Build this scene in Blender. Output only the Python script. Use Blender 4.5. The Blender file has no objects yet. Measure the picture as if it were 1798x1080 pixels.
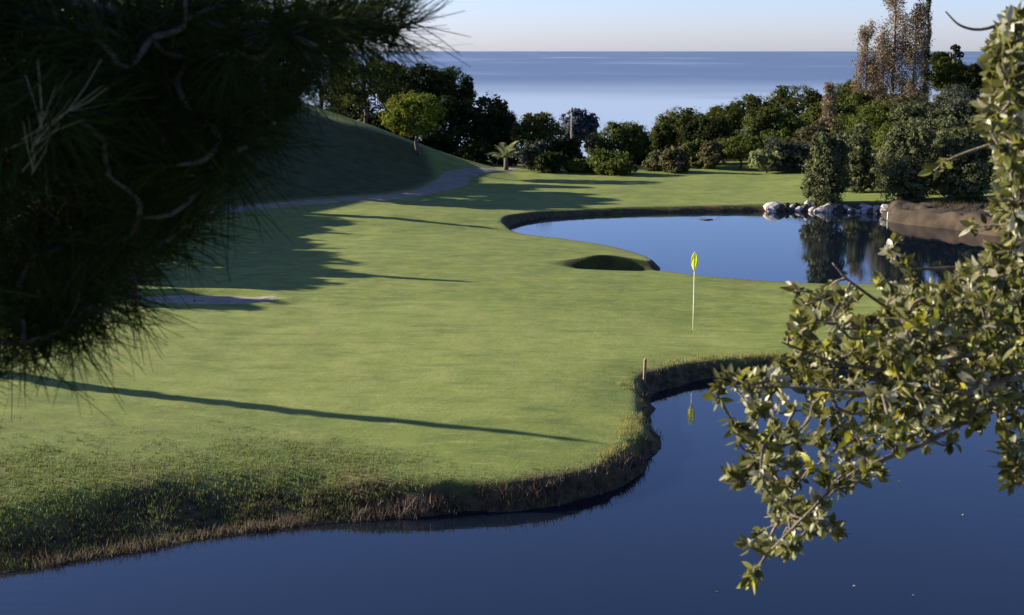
import bpy, math, random
import numpy as np
from mathutils import Vector, Matrix

# ------------------------------------------------------------------ camera, sky, sun, exposure
scene = bpy.context.scene
COL = scene.collection
CAM_Z = 7.45
LENS = 50.0
FPX = LENS / 36.0 * 1798.0
PITCH = math.atan(450.0 / FPX)
cam_d = bpy.data.cameras.new('camera')
cam_d.sensor_width = 36.0
cam_d.lens = LENS
cam_d.clip_start = 0.05
cam_d.dof.use_dof = True
cam_d.dof.focus_distance = 22.0
cam_d.dof.aperture_fstop = 10.0
cam_d.clip_end = 600000
cam = bpy.data.objects.new('camera', cam_d)
cam.location = (0, 0, CAM_Z)
cam.rotation_euler = (math.pi / 2 - PITCH, 0, 0)
COL.objects.link(cam)
scene.camera = cam

SUN_EL = math.radians(19.0)
SUN_AZ = math.radians(17.0)            # the sun stands on the left, this much beyond the picture plane
SUN_DIR = Vector((-math.cos(SUN_EL) * math.cos(SUN_AZ), math.cos(SUN_EL) * math.sin(SUN_AZ), math.sin(SUN_EL)))
world = bpy.data.worlds.new('World')
scene.world = world
world.use_nodes = True
wn = world.node_tree.nodes
wl = world.node_tree.links
sky = wn.new('ShaderNodeTexSky')
sky.sky_type = 'NISHITA'
sky.sun_disc = False
sky.sun_elevation = SUN_EL
sky.sun_rotation = math.atan2(SUN_DIR.x, SUN_DIR.y)
sky.altitude = 0
sky.air_density = 0.8
sky.dust_density = 0.45
sky.ozone_density = 3.8
wn['Background'].inputs['Strength'].default_value = 0.067
wb = wn.new('ShaderNodeMix'); wb.data_type = 'RGBA'; wb.blend_type = 'MULTIPLY'     # white balance of the whole sky
wb.inputs[0].default_value = 1.0; wb.inputs[7].default_value = (1.0, 0.935, 1.19, 1)
wl.new(sky.outputs[0], wb.inputs[6])
wl.new(wb.outputs[2], wn['Background'].inputs['Color'])

sun_d = bpy.data.lights.new('sun', 'SUN')
sun_d.energy = 5.0
sun_d.angle = math.radians(0.5)
sun_d.color = (1.0, 0.91, 0.73)
sun = bpy.data.objects.new('sun', sun_d)
sun.rotation_euler = (-SUN_DIR).to_track_quat('-Z', 'Y').to_euler()
COL.objects.link(sun)

scene.view_settings.view_transform = 'Standard'
scene.view_settings.look = 'None'
scene.view_settings.exposure = 1.55
scene.view_settings.gamma = 1.0
scene.view_settings.use_curve_mapping = False
scene.render.engine = 'CYCLES'
scene.cycles.use_denoising = True
scene.cycles.max_bounces = 8
scene.cycles.transparent_max_bounces = 8

RNG = np.random.default_rng(7)
random.seed(7)

# ------------------------------------------------------------------ helpers
def ray(px, py):
    u, v = (px - 899.0) / FPX, (540.0 - py) / FPX
    c, s = math.cos(PITCH), math.sin(PITCH)
    return np.array((u, c + v * s, -s + v * c))

def W(px, py, d):                      # the point seen there at distance d along +y
    r = ray(px, py)
    return np.array((0, 0, CAM_Z)) + r * (d / r[1])

def P(px, py, z):                      # the point seen there at height z
    r = ray(px, py)
    return np.array((0, 0, CAM_Z)) + r * ((z - CAM_Z) / r[2])

def tag(o, label=None, cat=None, group=None, kind=None):
    if label: o['label'] = label
    if cat: o['category'] = cat
    if group: o['group'] = group
    if kind: o['kind'] = kind
    return o

def empty(name, loc=(0, 0, 0)):
    o = bpy.data.objects.new(name, None)
    o.location = loc
    o.empty_display_size = 0.2
    COL.objects.link(o)
    return o

def link(name, me, parent=None, loc=None):
    o = bpy.data.objects.new(name, me)
    COL.objects.link(o)
    if parent is not None: o.parent = parent
    if loc is not None: o.location = loc
    return o

def mesh(name, verts, faces, mat=None, smooth=False, attrs=None):
    """verts (n,3); faces (m,k) array or list of arrays; attrs: name -> per-vertex floats"""
    me = bpy.data.meshes.new(name)
    verts = np.asarray(verts, dtype=np.float32)
    if not isinstance(faces, list): faces = [faces]
    faces = [np.asarray(f, dtype=np.int32) for f in faces if len(f)]
    loops = np.concatenate([f.ravel() for f in faces])
    tot = np.concatenate([np.full(len(f), f.shape[1], dtype=np.int32) for f in faces])
    st = np.concatenate(([0], np.cumsum(tot)[:-1])).astype(np.int32)
    me.vertices.add(len(verts)); me.vertices.foreach_set('co', verts.ravel())
    me.loops.add(len(loops)); me.loops.foreach_set('vertex_index', loops)
    me.polygons.add(len(tot)); me.polygons.foreach_set('loop_start', st)
    me.update(calc_edges=True)
    me.polygons.foreach_set('use_smooth', np.full(len(tot), bool(smooth)))
    if attrs:
        for k, a in attrs.items():
            at = me.attributes.new(k, 'FLOAT', 'POINT')
            at.data.foreach_set('value', np.asarray(a, dtype=np.float32))
    if mat: me.materials.append(mat)
    return me

class Bag:
    """collects pieces for one mesh"""
    def __init__(s): s.v = []; s.f = {}; s.n = 0; s.a = []
    def add(s, v, f, a=0.5):
        v = np.asarray(v, dtype=float); f = np.asarray(f)
        s.v.append(v); s.f.setdefault(f.shape[1], []).append(f + s.n); s.n += len(v)
        s.a.append(np.full(len(v), a) if np.isscalar(a) else np.asarray(a))
        return s
    def mesh(s, name, mat, smooth=False):
        return mesh(name, np.concatenate(s.v), [np.concatenate(x) for x in s.f.values()], mat, smooth,
                    {'tint': np.concatenate(s.a)})

def tube(pts, radii, sides=7, cap=True):
    pts = np.asarray(pts, float); n = len(pts)
    radii = np.broadcast_to(radii, (n,))
    t = np.gradient(pts, axis=0)
    t /= np.linalg.norm(t, axis=1)[:, None] + 1e-9
    ref = np.array((0.3, 0.2, 1.0)) if abs(t[:, 2]).mean() < 0.8 else np.array((1.0, 0.2, 0.1))
    a = np.cross(t, ref); a /= np.linalg.norm(a, axis=1)[:, None] + 1e-9
    b = np.cross(t, a)
    th = np.linspace(0, 2 * math.pi, sides, endpoint=False)
    ring = pts[:, None] + radii[:, None, None] * (a[:, None] * np.cos(th)[None, :, None] + b[:, None] * np.sin(th)[None, :, None])
    v = ring.reshape(-1, 3)
    f = []
    for i in range(n - 1):
        for j in range(sides):
            k = (j + 1) % sides
            f.append((i * sides + j, i * sides + k, (i + 1) * sides + k, (i + 1) * sides + j))
    if cap:
        v = np.vstack([v, pts[-1], pts[0]])
        for j in range(sides):
            k = (j + 1) % sides
            f.append(((n - 1) * sides + j, (n - 1) * sides + k, n * sides, n * sides))
            f.append((k, j, n * sides + 1, n * sides + 1))
        tri = np.array([q[:3] for q in f if q[2] == q[3]])
        quad = np.array([q for q in f if q[2] != q[3]])
        return v, quad, tri
    return v, np.array(f), np.zeros((0, 3), int)

def add_tube(bag, pts, radii, sides=7, a=0.5):
    v, q, t = tube(pts, radii, sides)
    n0 = bag.n
    bag.add(v, q, a)
    if len(t): bag.f.setdefault(3, []).append(t + n0)

def spline(pts, per=8):
    pts = np.asarray(pts, float)
    p = np.vstack([2 * pts[0] - pts[1], pts, 2 * pts[-1] - pts[-2]])
    out = []
    for i in range(1, len(p) - 2):
        for t in np.linspace(0, 1, per, endpoint=False):
            a, b, c, d = p[i - 1], p[i], p[i + 1], p[i + 2]
            out.append(0.5 * ((2 * b) + (c - a) * t + (2 * a - 5 * b + 4 * c - d) * t * t + (3 * b - a - 3 * c + d) * t ** 3))
    out.append(p[-2])
    return np.array(out)

def sstep(x): x = np.clip(x, 0, 1); return x * x * (3 - 2 * x)

def unit(v): return v / (np.linalg.norm(v, axis=-1, keepdims=True) + 1e-9)

def lattice_noise(seed, n=64):
    g = np.random.default_rng(seed).random((n, n))
    def f(x, y):
        xi, yi = np.floor(x).astype(int), np.floor(y).astype(int)
        u, v = sstep(x - xi), sstep(y - yi)
        a, b = g[xi % n, yi % n], g[(xi + 1) % n, yi % n]
        c, d = g[xi % n, (yi + 1) % n], g[(xi + 1) % n, (yi + 1) % n]
        return (a * (1 - u) + b * u) * (1 - v) + (c * (1 - u) + d * u) * v - 0.5
    return f
N1, N2, N3 = lattice_noise(1), lattice_noise(2), lattice_noise(3)

# ------------------------------------------------------------------ materials
def new_mat(name):
    m = bpy.data.materials.new(name); m.use_nodes = True
    nt = m.node_tree
    for n in list(nt.nodes): nt.nodes.remove(n)
    out = nt.nodes.new('ShaderNodeOutputMaterial')
    return m, nt, out

def node(nt, t, **kw):
    n = nt.nodes.new(t)
    for k, v in kw.items():
        if k in n.inputs.keys(): n.inputs[k].default_value = v
        else: setattr(n, k, v)
    return n

def rgb(c): return (c[0], c[1], c[2], 1.0)

def mixc(nt, fac, a, b):
    m = nt.nodes.new('ShaderNodeMix'); m.data_type = 'RGBA'
    for s, v in ((0, fac), (6, a), (7, b)):
        if isinstance(v, bpy.types.NodeSocket): nt.links.new(v, m.inputs[s])
        elif s == 0: m.inputs[0].default_value = v
        else: m.inputs[s].default_value = rgb(v)
    return m.outputs[2]

def ramp(nt, fac, lo, hi):
    r = nt.nodes.new('ShaderNodeMapRange'); r.interpolation_type = 'SMOOTHSTEP'
    r.inputs[1].default_value = lo; r.inputs[2].default_value = hi
    nt.links.new(fac, r.inputs[0])
    return r.outputs[0]

def noise(nt, scale, detail=4, vec=None, rough=0.55):
    n = node(nt, 'ShaderNodeTexNoise'); n.inputs['Scale'].default_value = scale
    n.inputs['Detail'].default_value = detail; n.inputs['Roughness'].default_value = rough
    if vec is not None: nt.links.new(vec, n.inputs['Vector'])
    return n.outputs[0]

def leaf_mat(name, dark, light, trans=0.3, rough=0.55, back=None, spec=0.3, jitter=0.0):
    m, nt, out = new_mat(name)
    at = node(nt, 'ShaderNodeAttribute', attribute_name='tint')
    c = mixc(nt, at.outputs['Fac'], dark, light)
    if back is not None:
        geo = node(nt, 'ShaderNodeNewGeometry')
        c = mixc(nt, geo.outputs['Backfacing'], c, back)
    if jitter:
        oi = node(nt, 'ShaderNodeObjectInfo')
        hs = node(nt, 'ShaderNodeHueSaturation')
        mr = node(nt, 'ShaderNodeMapRange'); mr.inputs[3].default_value = 1 - jitter; mr.inputs[4].default_value = 1 + jitter
        nt.links.new(oi.outputs['Random'], mr.inputs[0]); nt.links.new(mr.outputs[0], hs.inputs['Value'])
        nt.links.new(c, hs.inputs['Color']); c = hs.outputs[0]
    b = node(nt, 'ShaderNodeBsdfPrincipled'); b.inputs['Roughness'].default_value = rough
    b.inputs['Specular IOR Level'].default_value = spec
    nt.links.new(c, b.inputs['Base Color'])
    t = node(nt, 'ShaderNodeBsdfTranslucent'); nt.links.new(c, t.inputs['Color'])
    mx = node(nt, 'ShaderNodeMixShader'); mx.inputs[0].default_value = trans
    nt.links.new(b.outputs[0], mx.inputs[1]); nt.links.new(t.outputs[0], mx.inputs[2])
    nt.links.new(mx.outputs[0], out.inputs[0])
    return m

def plain_mat(name, a, b=None, scale=8.0, rough=0.8, bump=0.0, spec=0.3, bscale=None):
    m, nt, out = new_mat(name)
    tc = node(nt, 'ShaderNodeTexCoord')
    p = node(nt, 'ShaderNodeBsdfPrincipled'); p.inputs['Roughness'].default_value = rough
    p.inputs['Specular IOR Level'].default_value = spec
    f = ramp(nt, noise(nt, scale, 5, tc.outputs['Object']), 0.35, 0.65)
    nt.links.new(mixc(nt, f, a, b or a), p.inputs['Base Color'])
    if bump:
        bm = node(nt, 'ShaderNodeBump'); bm.inputs['Strength'].default_value = bump; bm.inputs['Distance'].default_value = 0.05
        nt.links.new(noise(nt, bscale or scale * 3, 5, tc.outputs['Object']), bm.inputs['Height'])
        nt.links.new(bm.outputs[0], p.inputs['Normal'])
    nt.links.new(p.outputs[0], out.inputs[0])
    return m

def grass_mat():
    m, nt, out = new_mat('turf')
    geo = node(nt, 'ShaderNodeNewGeometry'); pos = geo.outputs['Position']
    A = lambda n: node(nt, 'ShaderNodeAttribute', attribute_name=n).outputs['Fac']
    n_big, n_mid, n_fin = noise(nt, 0.22, 4, pos), noise(nt, 1.3, 5, pos, 0.6), noise(nt, 14.0, 6, pos, 0.7)
    mow = mixc(nt, ramp(nt, n_big, 0.3, 0.7), (0.138, 0.170, 0.032), (0.184, 0.204, 0.046))
    mow = mixc(nt, ramp(nt, n_mid, 0.38, 0.72), mow, (0.104, 0.134, 0.032))
    mpv = node(nt, 'ShaderNodeMapping'); mpv.inputs['Scale'].default_value = (0.55, 1.5, 1.0); mpv.inputs['Rotation'].default_value = (0, 0, -0.15)
    nt.links.new(pos, mpv.inputs['Vector'])
    n_str = noise(nt, 1.1, 6, mpv.outputs[0], 0.62)     # brushed turf
    grn = mixc(nt, ramp(nt, n_mid, 0.35, 0.65), (0.158, 0.190, 0.040), (0.204, 0.224, 0.058))
    mow = mixc(nt, A('green'), mow, grn)
    mow = mixc(nt, ramp(nt, n_str, 0.46, 0.70), mow, mixc(nt, 0.62, mow, (0.080, 0.110, 0.020)))
    mow = mixc(nt, ramp(nt, noise(nt, 2.6, 6, mpv.outputs[0], 0.65), 0.52, 0.74), mow, (0.235, 0.228, 0.070))
    rough = mixc(nt, ramp(nt, n_mid, 0.3, 0.7), (0.070, 0.105, 0.022), (0.145, 0.158, 0.045))
    rough = mixc(nt, ramp(nt, noise(nt, 0.6, 5, pos, 0.65), 0.44, 0.66), rough, (0.135, 0.105, 0.045))
    rough = mixc(nt, A('wild_shade'), rough, mixc(nt, ramp(nt, n_mid, 0.3, 0.7), (0.024, 0.028, 0.008), (0.058, 0.060, 0.017)))  # far rough, and shade of the hill and lip faces put into colour
    c = mixc(nt, A('rough'), mow, rough)
    c = mixc(nt, ramp(nt, n_fin, 0.35, 0.8), c, mixc(nt, 0.55, c, (0.07, 0.10, 0.022)))
    earth = mixc(nt, ramp(nt, noise(nt, 5.0, 6, pos, 0.7), 0.35, 0.65), (0.022, 0.016, 0.009), (0.095, 0.066, 0.036))
    earth = mixc(nt, ramp(nt, noise(nt, 2.2, 5, pos, 0.7), 0.55, 0.68), earth, (0.055, 0.075, 0.02))
    c = mixc(nt, A('bank'), c, earth)
    p = node(nt, 'ShaderNodeBsdfPrincipled'); p.inputs['Roughness'].default_value = 0.9
    p.inputs['Specular IOR Level'].default_value = 0.15
    nt.links.new(c, p.inputs['Base Color'])
    mth = node(nt, 'ShaderNodeMath', operation='ADD'); nt.links.new(A('rough'), mth.inputs[0]); nt.links.new(A('bank'), mth.inputs[1])
    st = node(nt, 'ShaderNodeMapRange'); st.inputs[3].default_value = 0.16; st.inputs[4].default_value = 0.5
    nt.links.new(mth.outputs[0], st.inputs[0])
    b1 = node(nt, 'ShaderNodeBump'); b1.inputs['Distance'].default_value = 0.06
    nt.links.new(st.outputs[0], b1.inputs['Strength']); nt.links.new(n_fin, b1.inputs['Height'])
    b2 = node(nt, 'ShaderNodeBump'); b2.inputs['Distance'].default_value = 0.10; b2.inputs['Strength'].default_value = 0.28
    nt.links.new(n_mid, b2.inputs['Height']); nt.links.new(b1.outputs[0], b2.inputs['Normal'])
    nt.links.new(b2.outputs[0], p.inputs['Normal'])
    nt.links.new(p.outputs[0], out.inputs[0])
    return m

def pond_mat():
    m, nt, out = new_mat('pond_water')
    geo = node(nt, 'ShaderNodeNewGeometry')
    mp = node(nt, 'ShaderNodeMapping'); mp.inputs['Scale'].default_value = (1.0, 1.7, 1.0)
    nt.links.new(geo.outputs['Position'], mp.inputs['Vector'])
    p = node(nt, 'ShaderNodeBsdfPrincipled')
    p.inputs['Base Color'].default_value = (0.004, 0.007, 0.014, 1)
    p.inputs['Roughness'].default_value = 0.015; p.inputs['IOR'].default_value = 1.36
    b = node(nt, 'ShaderNodeBump'); b.inputs['Strength'].default_value = 0.05; b.inputs['Distance'].default_value = 0.02
    pm = node(nt, 'ShaderNodeMapRange'); pm.inputs[1].default_value = .42; pm.inputs[2].default_value = .68; pm.inputs[3].default_value = .02; pm.inputs[4].default_value = .16
    nt.links.new(noise(nt, 0.16, 3, geo.outputs['Position']), pm.inputs[0]); nt.links.new(pm.outputs[0], b.inputs['Strength'])
    nt.links.new(noise(nt, 3.0, 4, mp.outputs[0]), b.inputs['Height'])
    nt.links.new(b.outputs[0], p.inputs['Normal'])
    nt.links.new(p.outputs[0], out.inputs[0])
    return m

def sea_mat():
    m, nt, out = new_mat('sea_water')
    geo = node(nt, 'ShaderNodeNewGeometry')
    sx = node(nt, 'ShaderNodeSeparateXYZ'); nt.links.new(geo.outputs['Position'], sx.inputs[0])
    lg = node(nt, 'ShaderNodeMath', operation='LOGARITHM'); lg.inputs[1].default_value = 10.0
    nt.links.new(sx.outputs[1], lg.inputs[0])
    sc = node(nt, 'ShaderNodeMath', operation='MULTIPLY'); sc.inputs[1].default_value = 0.00022
    nt.links.new(sx.outputs[0], sc.inputs[0])
    cb = node(nt, 'ShaderNodeCombineXYZ'); nt.links.new(sc.outputs[0], cb.inputs[0]); nt.links.new(lg.outputs[0], cb.inputs[1])
    band = noise(nt, 5.5, 5, cb.outputs[0], 0.6)          # wind streaks and slicks lying along the shore
    deep = ramp(nt, lg.outputs[0], 3.02, 3.32)            # the shallow bay is paler than the deep water
    c = mixc(nt, deep, (0.30, 0.37, 0.46), (0.085, 0.125, 0.20))
    c = mixc(nt, ramp(nt, band, 0.5, 0.72), c, (0.17, 0.22, 0.31))
    d = node(nt, 'ShaderNodeBsdfPrincipled'); d.inputs['Roughness'].default_value = 0.45
    d.inputs['Specular IOR Level'].default_value = 0.12
    nt.links.new(c, d.inputs['Base Color'])
    nt.links.new(d.outputs[0], out.inputs[0])
    return m

M = {}
M['turf'] = grass_mat()
M['pond'] = pond_mat()
M['sea'] = sea_mat()
M['blade'] = leaf_mat('grass_blade', (0.085, 0.12, 0.025), (0.20, 0.21, 0.065), 0.4, 0.7)
M['dry_blade'] = leaf_mat('dry_blade', (0.022, 0.018, 0.008), (0.15, 0.115, 0.05), 0.25, 0.8)
M['concrete'] = plain_mat('path_concrete', (0.15, 0.128, 0.088), (0.20, 0.172, 0.125), 1.5, 0.9, 0.1)
M['sand'] = plain_mat('bunker_sand', (0.17, 0.145, 0.11), (0.23, 0.195, 0.15), 2.5, 0.95, 0.2)
M['earth'] = plain_mat('bare_earth', (0.024, 0.017, 0.010), (0.066, 0.043, 0.027), 0.9, 0.95, 0.5, bscale=6)
M['rock'] = plain_mat('pale_rock', (0.27, 0.235, 0.215), (0.54, 0.48, 0.45), 3.0, 0.9, 0.5)
M['rock_dark'] = plain_mat('dark_rock', (0.03, 0.03, 0.02), (0.09, 0.085, 0.06), 3.0, 0.9, 0.5)
M['bark'] = plain_mat('bark', (0.06, 0.045, 0.035), (0.13, 0.10, 0.08), 9.0, 0.9, 0.6)
M['bark_red'] = plain_mat('pine_bark', (0.08, 0.05, 0.04), (0.17, 0.115, 0.095), 30.0, 0.9, 0.6)
M['bark_pop'] = plain_mat('poplar_bark', (0.16, 0.13, 0.10), (0.26, 0.21, 0.16), 12.0, 0.85, 0.4)
M['bark_pale'] = plain_mat('pale_bark', (0.20, 0.16, 0.14), (0.30, 0.25, 0.22), 12.0, 0.85, 0.4)
M['twig'] = plain_mat('twig_bark', (0.085, 0.068, 0.052), (0.19, 0.155, 0.12), 25.0, 0.85, 0.3)
M['needle'] = leaf_mat('pine_needle', (0.006, 0.013, 0.002), (0.030, 0.046, 0.008), 0.15, 0.7, spec=0.08)
M['pole'] = plain_mat('flag_pole', (0.75, 0.74, 0.45), (0.80, 0.79, 0.52), 4, 0.4)
M['flag'] = leaf_mat('flag_cloth', (0.72, 0.72, 0.04), (0.80, 0.80, 0.08), 0.4, 0.7)
M['cup'] = plain_mat('cup_plastic', (0.75, 0.75, 0.72), None, 4, 0.5)
M['stake_red'] = plain_mat('red_stake', (0.26, 0.15, 0.10), (0.33, 0.20, 0.14), 9, 0.7)
M['stake_white'] = plain_mat('white_stake', (0.70, 0.68, 0.64), (0.78, 0.76, 0.72), 9, 0.7)
M['stake_dark'] = plain_mat('dark_stake', (0.06, 0.05, 0.10), (0.09, 0.08, 0.12), 9, 0.7)
# foliage kinds: dark, light
FOL = {
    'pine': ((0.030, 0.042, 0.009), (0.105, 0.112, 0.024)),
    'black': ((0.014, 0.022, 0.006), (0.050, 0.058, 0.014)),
    'bright': ((0.07, 0.095, 0.010), (0.20, 0.21, 0.026)),
    'green': ((0.040, 0.058, 0.010), (0.125, 0.135, 0.026)),
    'olive': ((0.052, 0.062, 0.025), (0.160, 0.165, 0.075)),
    'grey': ((0.040, 0.048, 0.030), (0.115, 0.122, 0.075)),
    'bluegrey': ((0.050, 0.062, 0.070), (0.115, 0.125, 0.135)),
    'brown': ((0.075, 0.055, 0.032), (0.29, 0.215, 0.125)),
    'dry': ((0.060, 0.054, 0.025), (0.150, 0.128, 0.060)),
    'pale': ((0.12, 0.14, 0.05), (0.26, 0.27, 0.13)),
}
for k, (a, b) in FOL.items(): M['f_' + k] = leaf_mat('foliage_' + k, a, b, 0.30, 0.85, None, 0.08)

# ------------------------------------------------------------------ shorelines and terrain
def shore(px_pts, extra_after):
    pts = [P(*q)[:2] if len(q) == 3 else P(*q, 0.0)[:2] for q in px_pts]
    return np.vstack([spline(pts, 8), np.array(extra_after, float)])

LOWER = shore([(-60, 1024), (0, 1008), (120, 990), (249, 968), (389, 944), (545, 922), (661, 913), (756, 907), (911, 896), (1009, 880),
               (1075, 858), (1125, 830), (1152, 795), (1155, 760), (1147, 725), (1141, 702), (1156, 686), (1230, 667), (1320, 658),
               (1450, 653), (1600, 650), (1800, 648), (2050, 640)],
              [(26, 32), (40, 30), (40, 13), (20, 12.4), (8, 12.0), (0, 12.6), (-10, 12.0), (-26, 11.5), (-30, 13), (-26, 15.5), (-14, 17.4)])
UPPER = shore([(2100, 505, .25), (1800, 500, .25), (1500, 498, .25), (1400, 495, .25), (1300, 490, .25), (1200, 482, .22), (1162, 475, .15), (1158, 466, .05), (1140, 455, .05), (1105, 440, .1),
               (1060, 429, .15), (1000, 419, .15), (930, 411, .15), (903, 404, .12), (897, 397), (935, 386), (1000, 380), (1100, 375), (1200, 373),
               (1340, 371), (1450, 372), (1545, 376), (1570, 390), (1682, 404), (1798, 420), (2000, 430)], [(36, 50), (34, 44)])

def sdf(poly, x, y):
    """positive outside"""
    x = np.asarray(x, float).ravel(); y = np.asarray(y, float).ravel()
    best = np.full(x.shape, 1e9); inside = np.zeros(x.shape, bool)
    a = poly; b = np.roll(poly, -1, axis=0)
    for (ax, ay), (bx, by) in zip(a, b):
        dx, dy = bx - ax, by - ay
        l2 = dx * dx + dy * dy
        if l2 < 1e-12: continue
        t = np.clip(((x - ax) * dx + (y - ay) * dy) / l2, 0, 1)
        best = np.minimum(best, (x - ax - t * dx) ** 2 + (y - ay - t * dy) ** 2)
        if ay != by:
            c = ((ay > y) != (by > y)) & (x < (bx - ax) * (y - ay) / (by - ay) + ax)
            inside ^= c
    d = np.sqrt(best)
    return np.where(inside, -d, d)

CP = []
def cp(px, py, z): q = P(px, py, z); CP.append((q[0], q[1], z))
def cw(px, py, d): q = W(px, py, d); CP.append((q[0], q[1], q[2]))
def cx(x, y, z): CP.append((x, y, z))
# the green and fairway
for q in [(60, 930, .50), (200, 840, .60), (600, 830, .48), (900, 800, .42), (1080, 770, .36), (1110, 700, .32), (300, 680, .62), (0, 720, .75), (700, 640, .50),
          (1000, 640, .42), (1216, 578, .22), (1100, 560, .33), (1300, 620, .30), (1400, 560, .32), (1600, 600, .36), (1800, 620, .4), (1900, 560, .4),
          (400, 600, .62), (150, 590, .80), (370, 545, .62), (700, 520, .50), (950, 500, .42), (560, 450, .60), (750, 430, .45), (850, 402, .28), (960, 430, .25),
          (700, 375, .55), (500, 375, .62), (1000, 350, .26), (1150, 356, .24), (1250, 350, .24), (1400, 350, .26), (880, 325, .32), (1100, 318, .2), (1300, 315, .22),
          (900, 302, .05), (1100, 300, .0), (1400, 300, .3), (1480, 352, .4), (430, 352, .75), (520, 346, .70), (600, 342, .66), (680, 337, .60), (740, 328, .52),
          (785, 315, .44), (300, 370, .85), (150, 388, .95), (0, 425, 1.05)]:
    cp(*q)
# the shaded hill on the left
for q in [(540, 197, 84), (620, 220, 84), (700, 243, 85), (770, 268, 86), (830, 287, 88), (480, 175, 84)]: cw(*q)
for q in [(-12, 97, 3.2), (-6, 99, 1.2), (0, 98, -.3), (-20, 80, 6.6), (-28, 72, 8.0), (-21, 64, 4.4), (-17, 58, 1.6), (-24, 54, 4.6), (-30, 46, 5.2), (-22, 48, 2.6),
          (-21, 41, 1.4), (-28, 34, 1.6), (-17, 32, .9), (-14, 25, .8), (-24, 22, .8), (-40, 40, 7), (-40, 70, 11), (-38, 95, 9), (-20, 100, 6),
          # far land and the right slope
          (6, 100, -.3), (16, 96, .1), (24, 92, 1.2), (32, 100, 2.4), (30, 82, 1.3), (26, 70, 1.0), (32, 66, 1.3), (42, 80, 2.5), (44, 110, 3.2), (22, 110, 1.2),
          (8, 112, -.6), (-8, 112, -.3), (26, 62, .7), (22, 63.5, .6), (19, 66, .5), (40, 55, .8), (46, 62, 1.5), (30, 122, 2.2), (0, 130, -2.5), (-30, 120, 4)]:
    cx(*q)
CP = np.array(CP)

def tps_fit(c):
    n = len(c); d2 = ((c[:, None, :2] - c[None, :, :2]) ** 2).sum(-1)
    K = np.where(d2 > 0, 0.5 * d2 * np.log(d2 + 1e-12), 0) + np.eye(n) * 0.3
    Pm = np.hstack([np.ones((n, 1)), c[:, :2]])
    A = np.block([[K, Pm], [Pm.T, np.zeros((3, 3))]])
    return np.linalg.solve(A, np.concatenate([c[:, 2], np.zeros(3)]))
TW = tps_fit(CP)

def tps(x, y):
    out = TW[-3] + TW[-2] * x + TW[-1] * y
    for (a, b, _), w in zip(CP, TW[:-3]):
        d2 = (x - a) ** 2 + (y - b) ** 2
        out = out + w * 0.5 * d2 * np.log(d2 + 1e-12)
    return out

LIP_Y = 48.0
BUNK_C = P(348, 528, .55)[:2]; BUNK_R = (2.1, 1.25)
GREEN_C = P(760, 615, .45)[:2]

def height(x, y, full=False):
    x = np.asarray(x, float); y = np.asarray(y, float); shp = x.shape
    x = x.ravel(); y = y.ravel()
    h = tps(x, np.minimum(y, 128))
    h = np.where(y > 118, h * (1 - sstep((y - 118) / 50)) + sstep((y - 118) / 50) * (-6), h)
    h = np.where(y > 128, h - (y - 128) * 0.20, h)
    h = np.clip(h, -34, 16)
    h = np.where(y < 128, np.maximum(h, -7), h)
    inland = (y > 14) & (y < 92) & (x > -19) & (x < 34)
    h = np.where(inland, np.maximum(h, 0.22), h)
    # the high near bank where the camera stands
    nb = np.where(y < 1.8, 5.8 - 0.03 * np.minimum(y, 0), 5.8 - (y - 1.8) * 0.52)
    nb = np.maximum(nb, 0.3)
    h = np.where(y < 14.2, nb, h)
    h = h + 0.10 * N1(x * .23 + 9, y * .23) + 0.035 * N2(x * .8, y * .8 + 3)
    # the grassy lip with a hollow in front of it at the pond
    mw = sstep((x - 1.0) / 1.9) * sstep((5.5 - x) / 1.5) * (1 + .25 * np.sin(x * 2.3 + .6))
    v = LIP_Y + .10 * np.sin(x * 2.1) - y
    lip = np.where(v < 0, .24 * np.exp(-(v / .8) ** 2), .24 - .50 * sstep(v / .38) + .26 * sstep((v - .38) / 1.5))
    h = h + mw * lip
    # the sand bunker
    r = np.hypot((x - BUNK_C[0]) / BUNK_R[0], (y - BUNK_C[1]) / BUNK_R[1])
    h = h - 0.13 * (1 - sstep((r - .75) / .35)) + 0.05 * np.exp(-((r - 1.2) / .18) ** 2)
    sl = sdf(LOWER, x, y); su = sdf(UPPER, x, y)
    sl2 = sl + .26 * N3(x * 1.3, y * 1.3) + .05 * N1(x * 4, y * 4)
    su2 = su + .10 * N3(x * 1.3 + 5, y * 1.3)
    wb = .40 + 1.5 * sstep((-x - .5) / 4.5)
    tl = np.where(sl2 < 0, 0, sstep((sl2 + .02) / wb)); tu = np.where(su2 < 0, 0, sstep((su2 + .02) / .38))
    h = np.where(sl2 < 0, np.maximum(-.6, sl2 * 1.2 - .01), h * tl + .0)
    h = np.where(su2 < 0, np.maximum(-.6, su2 * 1.2 - .01), h * tu)
    h = h.reshape(shp)
    if full: return h, sl.reshape(shp), su.reshape(shp)
    return h

def H1(x, y): return float(height(np.array([x]), np.array([y]))[0])

def G(px, py):                         # where that line of sight meets the ground
    r = ray(px, py)
    d = np.arange(15, 140, 0.1)
    xs = r[0] / r[1] * d; zs = CAM_Z + r[2] / r[1] * d
    hit = np.nonzero(zs <= height(xs, d))[0]
    i = hit[0] if len(hit) else len(d) - 1
    return np.array((xs[i], d[i], zs[i]))

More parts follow.
